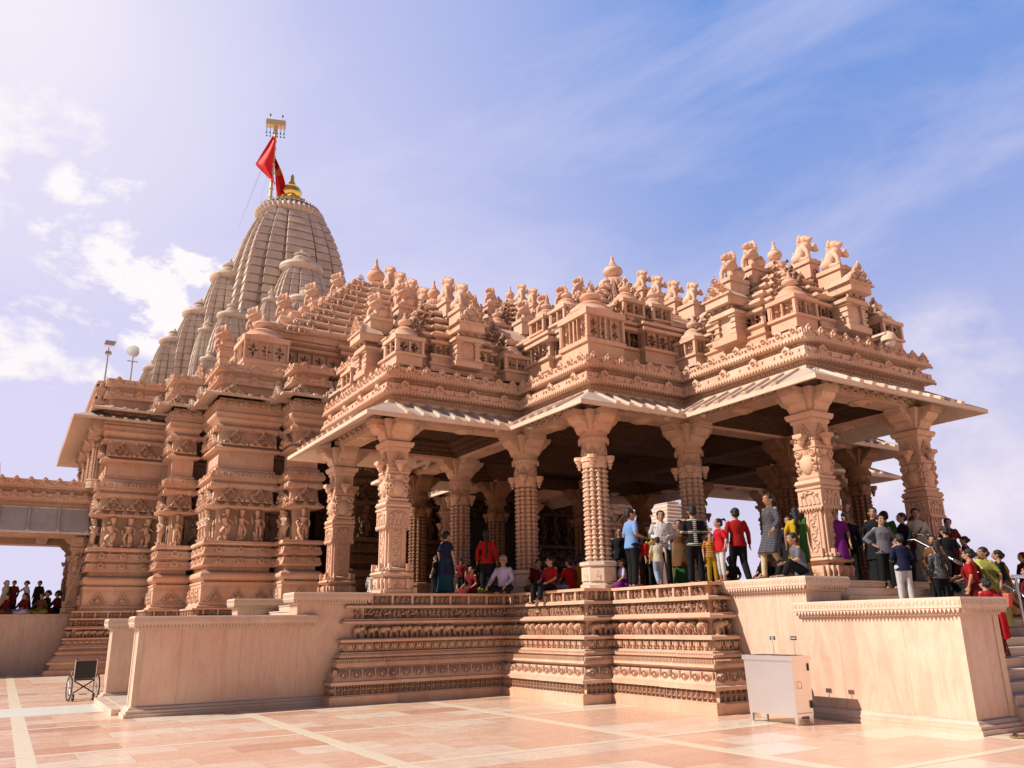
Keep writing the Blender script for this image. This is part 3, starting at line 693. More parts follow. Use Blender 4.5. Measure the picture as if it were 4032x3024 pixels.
def porch_roof(x, y, z=8.62 + .22, dirs=(0, 1, 2, 3)):
    r = empty('porch_roof', (x, y, z), temple); body, fr, kb, nb, fin, spec = PR
    link('stepped_roof', body, r); link('roof_fretwork', fr, r)
    for sx in (-1, 1):
        for sy in (-1, 1): link('corner_turret', kb, r, (sx * 1.78, sy * 1.78, 0))
    for k in range(4): link('roof_niche', nb, r, (math.sin(k * PI / 2) * 2.35, -math.cos(k * PI / 2) * 2.35, .30), k * PI / 2)
    put_lions(r, spec, .86); link('finial', fin, r, (0, 0, 2.80))
    return r
D = 7.53
porch_roof(OX, OY - D); porch_roof(OX - D, OY); porch_roof(OX + D, OY)
m = MB(); m.box(OX - 2.3, OX + 2.3, OY + 6.2, OY + 9.9, 8.60, 13.0); m.sweep(square(2.3, OX, OY + 8), [(.0, 12.2), (.3, 12.4), (.3, 12.6), (0, 12.7)])
T(m, 'link_roof_base', STONE); porch_roof(OX, OY + D, 13.1)

def hall_roof():
    r = empty('hall_roof', (OX, OY, 8.60), temple); m = MB(); t = MB()
    P = cross(5.05, 3.3, .25)
    m.sweep(P, [(.1, 0), (.1, .3), (.16, .32), (.16, .4), (.06, .42), (.06, .7), (.14, .72), (.14, .8), (-.06, .84), (-.06, 1.32), (.1, 1.34), (.1, 1.44), (-.1, 1.45), (-.2, 1.5), (.12, 1.52), (.12, 1.6), (-.3, 1.62)], cap=True)
    t.stamp(o_lat(.42, .46, .10), along(P, -.06, .85, .42, .02, dirs=VIS + [(1, 0)]))
    P2 = cross(5.05, 1.7, .42); m.sweep(P2, [(.02, .003), (.02, .79), (.1, .82), (-.06, .845), (-.06, 1.315), (.08, 1.345), (.08, 1.437), (-.3, 1.44)])
    t.stamp(o_lat(.42, .45, .10), along(P2, -.06, .855, .42, .02, dirs=VIS))
    tiers(m, t, 4.9, .8, 1.55, 4.9, 9, .42)
    spec = [(1.6, 4.66), (2.37, 4.14), (3.17, 3.65), (4.03, 3.24)]
    ridge(m, t, spec, 0, 0, .26)
    # long raking gables between the ridges
    for k in range(4):
        for s in (-1, 1):
            e = MB()
            for j in range(7): e.merge(o_fret(.8, .55, .05, 2, 0), Matrix.Translation((s * 2.6 * (1 - j * .1), -4.9 + j * .5, 1.75 + j * .42)))
            m.merge(e, Matrix.Rotation(k * PI / 2, 4, 'Z'))
        e = MB(); e.merge(MB().ext([(-.7, 0), (.7, 0), (0, .62)], -5.3, -4.2), Matrix.Translation((0, 0, 2.2))); e.merge(o_fret(1.5, .85, .06, 4, -5.32), Matrix.Translation((0, 0, 2.2))); e.box(-.7, .7, -5.34, -4.3, 1.6, 2.2)
        m.merge(e, Matrix.Rotation(k * PI / 2, 4, 'Z'))
    kk = MB(); kuta(kk, .36, 0, .8, .34, .42, 2); nn = MB(); niche(nn, .9, 0, .75, .75, .9)
    for k in range(4):
        Mk = Matrix.Rotation(k * PI / 2, 4, 'Z')
        for sx in (-1, 1): m.merge(kk, Mk @ Matrix.Translation((sx * 3.45, -4.7, 1.55))); m.merge(kk, Mk @ Matrix.Translation((sx * 2.4, -4.75, 1.55))); t.merge(nn, Mk @ Matrix.Translation((sx * 1.25, -5.62, .45)))
        for d_, z_ in ((3.4, 2.75), (2.5, 3.45), (1.7, 4.15)): m.merge(kk, Mk @ Matrix.Translation((-d_, -d_, z_ - .55)) @ Matrix.Scale(.8, 4))
    T(m, 'stepped_roof', STONE, 0, r); T(t, 'roof_fretwork', FINEC, 0, r)
    kb = MB(); kuta(kb, .62, 0, 1.5, .45, .55, 3); kb = kb.mesh('corner_turret', STONE, 40)
    for sx in (-1, 1):
        for sy in (-1, 1): link('corner_turret', kb, r, (sx * 4.98, sy * 4.98, .02))
    put_lions(r, spec, .8)
    link('finial', finial_mesh(.60, .56, 1.0, .38), r, (0, 0, 5.1))
    # flat roof infill behind the cornice
    m = MB(); m.sweep(HALL, [(.2, 8.55), (.2, 8.598)], cap=True); T(m, 'roof_deck', STONE)
hall_roof()

# ------------------------------------------------------------------ sanctum hall: walls of stacked mouldings
WP = [(.62, ZF), (.62, 2.75), (.52, 2.79), (.52, 2.9), (.45, 2.93), (.45, 3.66), (.5, 3.7), (.5, 3.78), (.36, 3.82), (.36, 3.86), (.46, 3.9), (.55, 3.98), (.57, 4.06), (.55, 4.14), (.46, 4.22), (.34, 4.25), (.22, 4.27), (.22, 4.46), (.4, 4.48), (.5, 4.52), (.5, 4.58), (.44, 4.72), (.42, 4.84), (.28, 4.87), (.28, 4.94), (.4, 4.96), (.5, 5.0), (.5, 5.08), (.44, 5.2), (.42, 5.32), (.25, 5.34), (.25, 5.4), (.55, 5.44), (.58, 5.5), (.55, 5.6), (.3, 5.63), (-.16, 5.66), (-.16, 7.05), (.2, 7.08), (.48, 7.12), (.50, 7.2), (.36, 7.3), (.28, 7.36), (.22, 7.4), (.12, 7.98), (.26, 8.0), (.44, 8.06), (.44, 8.2), (.36, 8.3), (.3, 8.34), (.3, 8.38), (.44, 8.42), (.5, 8.5), (.5, 8.56), (.42, 8.7), (.36, 8.8), (.2, 8.83), (.18, 8.95), (.08, 8.98), (.08, 9.78), (.2, 9.8), (.4, 9.84), (.42, 9.92), (.28, 10.02), (.2, 10.06), (.12, 10.72), (.26, 10.74), (.4, 10.78), (.42, 10.92), (.34, 11.0), (.26, 11.04), (.22, 11.12), (.34, 11.22), (.46, 11.36), (.5, 11.5), (.5, 11.6), (.4, 11.64), (.4, 11.7), (.44, 11.74), (.44, 12.12), (.3, 12.16), (.3, 12.3)]
WK = .72
STAT = [o_fig(1.18, i, 8) for i in range(40, 46)]
SQZ = Matrix.Translation((0, 0, 1.84)) @ Matrix.Diagonal((1, 1, .915, 1)) @ Matrix.Translation((0, 0, -1.84))
def wall_block(x0, x1, y0, y1, eps, dirs, par, top=True):
    P = [(GX + x0, GY + y0), (GX + x1, GY + y0), (GX + x1, GY + y1), (GX + x0, GY + y1)]
    m = MB(); t = MB(); st = MB(); ev = MB(); cv = MB(); ccv = MB(); e_ = eps * .004
    m.sweep(P, [(o * WK + eps * .003, z + e_) for o, z in WP])
    al = lambda off, z, step, mg=0, **k: along(P, off * WK, z + e_, step, mg, True, dirs, **k)
    w = min(x1 - x0, y1 - y0)
    t.stamp(o_box(.07, .08, .03), al(.45, 3.5, .12)); t.stamp(o_pedi(.7, .6, .08), al(.45, 2.92, .95, .1)); t.stamp(o_box(.04, .14, .05), al(.22, 4.28, .1))
    for z in (4.55, 5.03): t.stamp(TOOTH, al(.5, z, .1)); t.stamp(o_crest(.42, .3, .06), al(.44, z + .05, .85, .1)); t.stamp(o_box(.05, .28, .05), al(.43, z, .42, .0))
    # statue niches with colonnettes
    cn = MB(); cn.lathe([(.05, 0), (.11, .05), (.11, .16), (.07, .2), (.07, .5), (.1, .55), (.07, .6), (.065, 1.0), (.1, 1.06), (.07, 1.12), (.12, 1.25), (.14, 1.42)], 8); cn.lathe([(.02, -.34), (.06, -.26), (.1, -.14), (.12, 0)], 8)
    t.stamp(cn, al(.28, 5.63, .72, .36))
    pb = MB(); pb.box(-.2, .2, -.2, .0, 0, .12); t.stamp(pb, al(-.05, 5.66, .72)); 
    stamps(st, None, [f @ np.array(Matrix.Translation((0, -.04, .12)) @ Matrix.Diagonal((1.12, 1.5, 1.03, 1))) for f in al(-.12, 5.64, .72)], STAT)
    t.stamp(o_crest(.32, .22, .06), al(.48, 7.16, .5))
    for z in (7.4, 10.07):
        t.stamp(o_pedi(1.0, .64, .15), al(.24, z, 1.05, .05)); t.stamp(TOOTH, al(.4, z + .68, .11)); 
        t.stamp(MB().ext([(-.07, 0), (.07, 0), (.07, -.12), (0, -.24), (-.07, -.12)][::-1], -.06, 0), al(.43, z + .82, .55)); 
    t.stamp(TOOTH, al(.5, 8.48, .1)); t.stamp(o_crest(.4, .24, .05), al(.46, 8.54, .95)); t.stamp(o_box(.05, .25, .04), al(.46, 8.5, .48))
    t.stamp(o_box(.025, .16, .02), al(.1, 8.99, .06)); t.stamp(o_box(.05, .8, .03), al(.08, 8.98, .9, .0)); t.stamp(o_tooth(.12, .14, .02), al(.08, 9.78, .12))
    t.stamp(o_box(.02, .2, .02), al(.49, 11.3, .05)); t.stamp(o_tooth(.1, .09), al(.44, 11.78, .1)); t.stamp(o_crest(.36, .34, .05), al(.44, 11.9, .5))
    if top:
        ev.merge(eave(P, .3, 1.0, 12.22 + e_, 12.55 + e_, .5, dirs, th=.12))
        ev.merge(MB().stamp(o_pedi(.8, .5, .12), [f for f in along(P, .95, 12.3 + e_, max(1.5, w * .8), 0, True, dirs)]))
        for z, h in ((12.74 + e_, .56), (13.36 + e_, .62)):
            a, b = cornice(P, .5, z, h, dirs, True, (.9, .42)); cv.merge(a); ccv.merge(b)
        cv.sweep(P, [(.3, 12.55 + e_), (.3, 13.9 + e_)], cap=True)
    for k_, mb in (('m', m), ('t', t), ('s', st), ('e', ev), ('c', cv), ('cc', ccv)): par[k_].merge(mb, SQZ)
par = {k: MB() for k in ('m', 't', 's', 'e', 'c', 'cc')}
core = [(-11.6, 11.6, -7.0, 7.0), (-7.0, 7.0, -11.6, 11.6), (-9.9, 9.9, -9.9, 9.9)]
arms = [(-15., 15., -6.3, 6.3), (-6.3, 6.3, -14.6, 14.7)]
mm = MB()
par2 = {k: MB() for k in par}
for i, (a, b, c_, d_) in enumerate(core): wall_block(a, b, c_, d_, i, VIS, par2 if i == 1 else par)
for i, (a, b, c_, d_) in enumerate(arms): wall_block(a, b, c_, d_, 3 + i, VIS, par2 if i else par)
wall_block(-12.5, -11.75, -8.3, -7.3, 5, VIS, par); wall_block(-8.25, -7.35, -12.5, -11.2, 6, VIS, par)
wall_block(-11.1, -8.9, -11.1, -8.9, 7, VIS, par)
wall_block(8.9, 11.1, -11.1, -8.9, 8, VIS, par); wall_block(-11.1, -8.9, 8.9, 11.1, 9, VIS, par)
wall_block(-12.7, -11.55, 6.4, 8.55, 10, VIS, par); wall_block(6.4, 8.55, -12.7, -11.5, 11, VIS, par)
wall = T(par['m'], 'wall', STONE); T(par['t'], 'wall_carving', STONE, 45, wall); T(par['s'], 'statue', STONE, 60, wall)
tag(wall.children[-1], 'standing deity figures carved in the wall niches')
w2_ = T(par2['m'], 'entrance_wall', SHADEST); par2['t'].merge(par2['s']); T(par2['t'], 'wall_carving', SHADEST, 45, w2_)  # wall coloured dark to stand for shade behind the hall
for k_ in ('e', 'c', 'cc'): par[k_].merge(par2[k_])
T(par['e'], 'upper_eave', PALE); co = T(par['c'], 'upper_cornice', STONE); T(par['cc'], 'upper_cornice_crests', STONE, 45, co)
# its plinth
GP = [(-6.3, -14.7), (6.3, -14.7), (6.3, -12.5), (8.3, -12.5), (11.1, -11.1), (11.1, -8.3), (12.5, -8.3), (12.5, -6.3), (15, -6.3), (15, 6.3), (12.5, 6.3), (12.5, 30), (-12.5, 30), (-12.5, 6.3), (-15, 6.3), (-15, -6.3), (-12.6, -6.3), (-12.5, -8.3), (-11.1, -8.3), (-11.1, -11.1), (-8.3, -11.1), (-8.3, -12.5), (-6.3, -12.5)]
GP = [((x + GX) * TS, (y + GY) * TS) for x, y in GP]
GPO = [tuple(p) for p in offset(GP, .62)]
m = MB(); m.sweep(GPO, [(o + .25 * max(0, (1 - z / 1.5)) , z) for o, z in PPROF], cap=True); pl2 = T(W2L(m), 'plinth', STONE)
a, b, c, tt = plinth_carving(GPO, VIS)
T(W2L(a), 'elephant_frieze', STONE, 50, pl2); tt.merge(b); tt.merge(c); T(W2L(tt), 'frieze', STONE, 50, pl2)

# ---- roof of the sanctum hall: giant stepped pyramid
def big_roof():
    r = empty('sanctum_hall_roof', (GX, GY, 0), temple); m = MB(); t = MB()
    P = cross(8.15, 5.0, .45)
    m.sweep(P, [(0, 12.6), (0, 13.7), (.12, 13.75), (.12, 13.95), (-.18, 14.0), (-.18, 15.15), (.15, 15.2), (.15, 15.36), (0, 15.4), (.3, 15.5), (.35, 15.6), (.3, 15.68), (-.5, 15.72)], cap=True)
    t.stamp(o_lat(.74, 1.13, .2), along(P, -.18, 14.01, .74, .05, dirs=VIS))
    n = 10
    for i in range(n):
        s = 8.75 + (1.2 - 8.75) * i / n; z = 15.62 + .70 * i; P = cross(s, s * .5, .25)
        m.sweep(P, [(-.1, z - .03), (-.1, z + .28), (.1, z + .32), (.22, z + .4), (.24, z + .52), (.12, z + .64), (-.02, z + .7), (-1., z + .71)], cap=True)
        t.stamp(MB().add([(-.06, -.06, 0), (.06, -.06, 0), (.06, .06, 0), (-.06, .06, 0), (0, 0, .34)], None, [(0, 1, 4), (1, 2, 4), (2, 3, 4), (3, 0, 4)]), along(P, .16, z + .52, .95, .05, dirs=VIS))
        for u in (-.84,): t.stamp(o_fret(1.1, .8, .08, 2), [f @ TM(u * s, -.02, 0) for f in along(square(s), .3, z + .15, s * 2, dirs=VIS)])
    spec = [(2.46, 22.25), (4.1, 21.2), (5.8, 20.1), (7.5, 18.9), (9.2, 17.4)]
    ridge(m, t, spec, 0, 0, .4)
    for k in range(4):
        e = MB(); e.box(-1.1, 1.1, -10.3, -8.0, 13.0, 14.9); e.merge(MB().ext([(-1.2, 0), (1.2, 0), (0, 1.2)], -10.3, -8.), Matrix.Translation((0, 0, 14.9))); e.merge(o_fret(2.4, 1.5, .1, 4, -10.35), Matrix.Translation((0, 0, 14.9)))
        m.merge(e, Matrix.Rotation(k * PI / 2, 4, 'Z'))
    T(m, 'stepped_roof', STONE, 0, r); T(t, 'roof_fretwork', STONE, 0, r)
    kb = MB(); kuta(kb, 1.0, 0, 2.0, .65, .9, 3); kb = kb.mesh('corner_turret', STONE, 40)
    for sx in (-1, 1):
        for sy in (-1, 1): link('corner_turret', kb, r, (sx * 9.25, sy * 9.25, 12.9))
    put_lions(r, spec, 1.5)
    fm = MB(); bell(fm, .75, 22.5, .5); amalaka(fm, .82, 22.85, .6, 40); fm.lathe([(.4, 23.4), (.36, 23.5)], 20); kalash(fm, .60, 23.42, 1.93); T(fm, 'finial', STONE, 40, r)
big_roof()

# ---- balcony storey on the sanctum hall's side, seen edge-on at the left
bal = empty('balcony', (0, 0, 1.84 * .085), temple); bal.scale = (.915,) * 3
m = MB(); BP = [(2.75, 44.2), (5.0, 44.2), (5.0, 56.5), (2.75, 56.5)]
T(eave(BP, .1, 1.15, 11.75, 12.3, .5), 'balcony_eave', PALE, 0, bal)
m = MB(); m.box(2.6, 5.0, 44.3, 56.4, 11.6, 12.3); m.sweep(BP, [(.25, 12.35), (.25, 13.9)], cap=True); m.box(3.4, 5.0, 49.3, 56.4, 0, 11.61); m.box(2.4, 3.4, 49.3, 56.3, 8.2, 8.9)
a_, b_ = cornice(BP, .3, 12.5, .56, VIS); m.merge(a_); m.merge(b_); a_, b_ = cornice(BP, .3, 13.1, .62, VIS); m.merge(a_); m.merge(b_)
T(m, 'balcony_parapet', STONE, 0, bal)
for i, y in enumerate((45.0, 47.9, 51.2, 54.8)): pillar(OCT, 2.95 * .915, y * .915, 1.84 + (8.6 - 1.84) * .915, .62)
# wall face with doorway between hall and sanctum (solid block, its unlit depth painted near-black)
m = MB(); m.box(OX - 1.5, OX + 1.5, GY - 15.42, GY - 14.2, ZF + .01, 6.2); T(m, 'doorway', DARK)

# ------------------------------------------------------------------ the curved tower
def shik(m, W, z0, z1, courses, x=0, y=0, flare=.06, groove=.05, exp=2.3, top=.50):
    """W: half width at the base; narrows along a curve"""
    g = .026
    side = [(-.86, .86), (-.62 - g, .86), (-.62 - g, .835), (-.62 + g, .835), (-.62 + g, .93), (-.30 - g, .93), (-.30 - g, .885), (-.30 + g, .885), (-.30 + g, 1.), (.30 - g, 1.), (.30 - g, .885), (.30 + g, .885), (.30 + g, .93), (.62 - g, .93), (.62 - g, .835), (.62 + g, .835), (.62 + g, .86)]
    pl = []
    for k in range(4):
        c, s = math.cos(k * PI / 2), math.sin(k * PI / 2)
        for (u, d) in side: pl.append((u * c + d * s, u * s - d * c))
    pl = np.array(pl); n = len(pl); V = []; rings = 0
    for i in range(courses):
        for f, k in ((0., 1.), (.05, 1. + flare * .2), (.82, 1.), (.82, 1 - groove), (1., 1 - groove)):
            t = (i + f) / courses; w = W * (1 - (1 - top) * t ** exp) * k; z = z0 + (z1 - z0) * t
            V.append(np.concatenate([pl * w + (x, y), np.full((n, 1), z)], 1)); rings += 1
    q = [(k * n + i, k * n + (i + 1) % n, (k + 1) * n + (i + 1) % n, (k + 1) * n + i) for k in range(rings - 1) for i in range(n)]
    m.add(np.concatenate(V), q, None, [list(range((rings - 1) * n, rings * n))])
tw = empty('tower', (SX, SY, 0), temple)
m = MB(); shik(m, 5.65, 16, 38.5, 26, exp=4.0, top=.50, groove=.035)
m.box(-7.2, 7.2, -7.2, 7.2, 0, 19.5); m.box(-9.5, 9.5, -4.5, 4.5, 0, 18.2); m.box(-4.5, 4.5, -9.5, 9.5, 0, 18.21); m.box(-8.3, 8.3, -8.3, 8.3, 0, 17.)
T(m, 'tower_shell', TOWER, 0, tw)
m = MB(); amalaka(m, 3.25, 38.3, 1.2, 84); m.lathe([(2.5, 37.9), (2.45, 38.3), (2.6, 38.4)], 40); m.lathe([(2.9, 0), (2.2, .25), (1.5, .4), (1.25, .6), (1.2, 1.3)], 40, 0, 0, 39.45)
sp = MB().add([(-.07, -.07, 0), (.07, -.07, 0), (.07, .07, 0), (-.07, .07, 0), (0, 0, .3)], None, [(0, 1, 4), (1, 2, 4), (2, 3, 4), (3, 0, 4)])
for k in range(44): m.stamp(sp, [TM(2.75 * math.cos(k * PI / 22), 2.75 * math.sin(k * PI / 22), 39.5)])
T(m, 'ribbed_disc', TOWER, 50, tw)
m = MB(); m.lathe([(1.5, 0), (1.5, .12), (1.2, .18), (1.0, .2)], 24, 0, 0, 40.62, lambda i: 1 if i % 2 else .85); kalash(m, .98, 40.66, 3.0, seg=32); T(m, 'golden_finial', GOLD, 40, tw)
def turret(px, py, W, ztip, zb, courses):
    h = ztip - zb; zt = zb + h * .80; m = MB()
    shik(m, W, zb, zt, courses, top=.54, exp=3.4, groove=.03); r = W * .68
    m.lathe([(r * .8, zt - .02), (r * .95, zt + .06 * W), (r, zt + .14 * W), (r * .95, zt + .24 * W), (r * .7, zt + .32 * W), (r * .4, zt + .38 * W), (r * .42, zt + .5 * W), (r * .34, zt + .56 * W)], 28)
    kalash(m, W * .27, zt + .52 * W, max(.3, ztip - zt - .52 * W))
    m.box(-W * .95, W * .95, -W * .95, W * .95, zb - 6, zb + .003)
    me = m.mesh('small_tower', TOWER, 30)
    link('small_tower', me, tw, (px, py, 0))
    return me
for (d, zt, W, zb, n) in ((4.95, 33.6, 2.25, 21.5, 15), (7.1, 29.3, 1.95, 19.8, 12), (8.95, 26.2, 1.6, 18.6, 10), (10.2, 23.4, 1.25, 17.2, 8)):
    for k, (ux, uy) in enumerate(((-1, 0), (0, -1), (1, 0))): turret(ux * d, uy * d, W * (1.25 if k else 1.1), zt, zb, n)
for sx in (-1, 1):
    turret(sx * 5.54, -5.54, 1.75, 27.5, 18.5, 10); turret(sx * 2.75, -6.6, 1.15, 28.9, 21, 8); turret(sx * 7.2, -7.2, 1.1, 22.5, 17, 7); turret(-6.9, sx * 3.2, 1.15, 26.6, 19, 8)
turret(-5.54, 5.54, 1.75, 27.5, 18.5, 10)
for (px, py) in ((-8.1, -8.1), (-9.4, -4.6), (-9.6, -6.4)): turret(px, py, .75, 20.4, 16.6, 5)
# ------------------------------------------------------------------ ground
def floor_mat():
    m, nt, b = nodes('paving'); g = N(nt, 'ShaderNodeNewGeometry'); pos = g.outputs['Position']
    mp = N(nt, 'ShaderNodeVectorMath', operation='ADD'); nt.links.new(pos, mp.inputs[0]); mp.inputs[1].default_value = (-.5, -2.87 + .0, 0)
    br = N(nt, 'ShaderNodeTexBrick'); nt.links.new(mp.outputs[0], br.inputs['Vector']); br.offset = .5
    br.inputs['Scale'].default_value = 1.; br.inputs['Brick Width'].default_value = 1.45; br.inputs['Row Height'].default_value = .83
    br.inputs['Mortar Size'].default_value = .006; br.inputs['Mortar Smooth'].default_value = 0.; br.inputs['Bias'].default_value = 0
    br.inputs['Color1'].default_value = (0, 0, 0, 1); br.inputs['Color2'].default_value = (1, 1, 1, 1); br.inputs['Mortar'].default_value = (.5, .5, .5, 1)
    tone = ramp(nt, br.outputs['Color'], [(0., (.66, .31, .20)), (.14, (.82, .46, .32)), (.4, (.86, .52, .37)), (.7, (.90, .60, .45)), (1., (.93, .76, .62))])
    vn = noise(nt, vmul(nt, pos, (.7, 2.2, 1)), 1.3, 7, .6, 1.2); c = mixc(nt, ramp(nt, vn, [(.4, 0.), (.7, .22)]), tone, (.92, .74, .58))
    f = noise(nt, pos, 3.1, 8, .7); c = mixc(nt, math_(nt, 'MULTIPLY', f, .14), c, (.5, .27, .18))
    du = noise(nt, pos, .45, 5, .6); c = mixc(nt, ramp(nt, du, [(.5, 0.), (.75, .22)]), c, (.6, .38, .28))
    c = mixc(nt, math_(nt, 'MULTIPLY', br.outputs['Fac'], .6), c, (.5, .3, .2))
    nt.links.new(c, b.inputs['Base Color']); nt.links.new(ramp(nt, f, [(.3, .16), (.7, .40)]), b.inputs['Roughness']); b.inputs['Specular IOR Level'].default_value = .35
    bp = N(nt, 'ShaderNodeBump'); bp.inputs['Strength'].default_value = .04; bp.inputs['Distance'].default_value = .01; nt.links.new(noise(nt, pos, 14, 5), bp.inputs['Height']); nt.links.new(bp.outputs[0], b.inputs['Normal'])
    return m
m = MB(); m.add([(-600, -600, 0), (700, -600, 0), (700, 900, 0), (-600, 900, 0)], [(0, 1, 2, 3)])
tag(m.obj('ground', floor_mat()), kind='structure')
INLAY = plain('cream_inlay', (.92, .75, .56), .35, var=.12, scale=2.5)
m = MB()
for k in range(-4, 12): x = .45 + 4.38 * k; m.box(x, x + .26, -40, 90, -.01, .002)
for k in range(-17, 14): y = 19.25 - 4.1 * k; m.box(-40, 70, y, y + .17, -.012, .0035)
tag(m.obj('paving_inlay', INLAY), kind='structure')
m = MB(); m.box(-40, 2.34, 22.3, 24.7, -.013, .005)
tag(m.obj('path', plain('white_marble', (.92, .86, .76), .3, var=.06, scale=1.2)), kind='structure')

# ------------------------------------------------------------------ stair side walls and stairs
def copings(m, P, z, dirs, thick=.17):
    """projecting coping with a toothed fringe, around outline P; top at z"""
    m.sweep(P, [(.0, z - .30), (.05, z - .285), (.05, z - .20), (.15, z - .175), (.15, z - .03), (.13, z), (-.2, z)], cap=True)
    t = MB(); t.stamp(o_tooth(.075, .085, .04), along(P, .10, z - .175, .075)); t.stamp(o_box(.03, .03, .008), along(P, .15, z - .125, .075)); t.stamp(o_box(.03, .03, .008), along(P, .15, z - .08, .075)); t.stamp(o_box(.075, .018, .008), along(P, .15, z - .098, .15))
    m.merge(t)
def rect(x0, x1, y0, y1): return [(x0, y0), (x1, y0), (x1, y1), (x0, y1)]
def stairwall(name, label, parts, mouldings):
    e = empty(name); tag(e, label, 'wall')
    b = MB(); c = MB(); k = MB()
    for i, (x0, x1, y0, y1, z) in enumerate(parts):
        b.sweep(rect(x0, x1, y0, y1), [(0, 0), (0, z - .2)], cap=True); copings(c, rect(x0, x1, y0, y1), z, None)
    for i, P in enumerate(mouldings):
        k.sweep(P, [(.16, 0), (.16, .07), (.12, .075), (.12, .13), (.08, .15), (.05, .2), (.0, .22)])
        k.merge(MB().sweep(P, [(.012, .22), (.012, 1.80)])) if False else None
    b.obj('wall_slab', SLAB, e); c.obj('coping', PALE, e); k.obj('base_moulding', PALE, e); return e
sw = stairwall('stair_wall', 'long sunlit polished sandstone wall beside the front stairs behind the steel bin', [(13.68, 14.8, 8.1, 11.30, 2.15), (13.684, 14.76, 11.18, 13.35, 2.66)], [rect(13.68, 14.8, 8.1, 13.2)])
e = MB()
for (x, y) in ((13.68, 8.1),): e.box(13.665, 13.81, 8.085, 8.2, .2, 1.86); e.box(14.65, 14.815, 8.085, 8.2, .2, 1.86)
e.obj('corner_strip', PALE, sw)
stairwall('stair_wall', 'far side wall of the front stairs in shade under the handrail', [(23.3, 24.4, 8.1, 11.30, 2.15), (23.304, 24.36, 11.18, 13.35, 2.66)], [rect(23.3, 24.4, 8.1, 13.2)])
sw2 = stairwall('stair_wall', 'shaded sandstone side wall with a white sunlit end in the left foreground', [(2.66, 6.55, 20.42, 21.1, 2.12), (6.2, 7.95, 20.424, 21.06, 2.66)], [rect(2.66, 6.9, 20.42, 21.1)])
e = MB(); e.box(2.645, 2.76, 20.405, 20.52, .2, 1.84); e.box(2.645, 2.74, 20.98, 21.11, .2, 1.84); e.obj('corner_strip', PALE, sw2)
sw3 = stairwall('stair_wall', 'rear side wall of the left stairs standing beside the black wheelchair', [(2.62, 6.1, 25.3, 26.0, 2.12), (5.9, 7.95, 25.304, 25.96, 2.66)], [rect(2.62, 6.9, 25.3, 26.0)])
def steps(name, label, n, rise, run, width, loc, rz):
    e = empty(name, loc, rotz=rz); tag(e, label, 'stairs')
    for i in range(n):
        m = MB(); z = rise * (i + 1)
        m.box(-width / 2, width / 2, i * run, n * run + .02 - .002 * i, rise * i + (.002 if i else 0), z - .03); m.box(-width / 2 + .003, width / 2 - .003, i * run - .02, n * run + .02 - .002 * i, z - .029, z)
        m.obj('step', PALE, e)
    return e
steps('staircase', 'broad front stairs climbing to the pillared hall on the right', 15, 2.62 / 15, .30, 8.44, (19.05, 7.45, 0), 0)
steps('staircase', 'side stairs between two sandstone walls on the left', 15, 2.62 / 15, .285, 4.14, (3.35, 23.2, 0), -PI / 2)
m = MB(); m.box(2.35, 3.36, 21.14, 25.2, 0, .13); m.box(2.6, 3.36, 21.143, 25.197, .13, .145); tag(m.obj('landing_slab', PALE), 'low pale slab at the foot of the left side stairs', 'step')
m = MB(); m.box(14.85, 23.25, 6.3, 7.47, 0, .12); tag(m.obj('landing_slab', PALE), 'low pale slab at the foot of the right front stairs', 'step')
# handrail
hr = empty('handrail', (18.6, 11.8, 2.6)); tag(hr, 'stainless steel handrail sloping down the front stairs', 'handrail')
def HR(pts, r): return MB().tube([Vector(p) - Vector((18.6, 11.8, 2.6)) for p in pts], r, 10)
HR([(18.6, 11.98, 3.62), (18.6, 11.8, 3.62), (18.6, 7.9, 1.22), (18.6, 7.4, 1.2)], .038).obj('rail', CHROME, hr, 60)
for y, z in ((12.1, 2.6), (10.2, 1.75), (8.0, .35)): HR([(18.6, y, z - .05), (18.6, y, z + .9)], .028).obj('post', CHROME, hr, 60)
hr2 = empty('handrail', (18.6, 8.8, 1.6)); tag(hr2, 'short level steel handrail at the right edge of the photo', 'handrail')
MB().tube([(-1.7, 0, .97), (1.6, 0, .95)], .038, 10).obj('rail', CHROME, hr2, 60)
for x in (-1.6, 1.4): MB().tube([(x, 0, -.9), (x, 0, .96)], .028, 8).obj('post', CHROME, hr2, 60)

# ------------------------------------------------------------------ side platform and gallery at the far left
m = MB(); e = empty('side_platform'); tag(e, 'smooth sandstone platform with people sitting on it at far left', 'platform')
m.box(-14, 3.3, 43.5, 52, 0, 2.49); m.obj('platform_wall', SLAB, e); m = MB(); m.box(-14, 3.26, 43.45, 52, 2.492, 2.56); m.box(-14, 3.2, 43.4, 43.52, 0, .12); m.obj('coping', PALE, e)
ga = empty('gallery', (0, 0, 1.84 * .055)); ga.scale = (.945,) * 3; tag(ga, 'covered stone gallery roof joining the temple from the left edge', 'gallery')
GR = [(-14, 46.4), (3.4, 46.4), (3.4, 51.5), (-14, 51.5)]
eave(GR, .1, 1.15, 6.35, 7.65, 1.24, [(0, -1)]).obj('eave', stone('weathered_grey_slab', (.72, .64, .58), (.82, .75, .70), weather=.5, bvar=.4), ga)
m = MB(); t = MB()
for z, h in ((7.75, .62), (8.4, .66)):
    a, b = cornice(GR, .35, z, h, [(0, -1)], True, (.62, .4)); m.merge(a); t.merge(b)
m.sweep(GR, [(.1, 7.5), (.1, 8.95)], cap=True); m.obj('cornice', STONE, ga); t.obj('cornice_crests', STONE, ga, 45)
m = MB(); m.box(-14, 3.0, 46.1, 46.8, 6.25, 6.9); m.box(-14, 3.0, 50.5, 51.2, 6.25, 6.9); m.box(-14, 3., 46.81, 50.49, 6.9, 7.2)
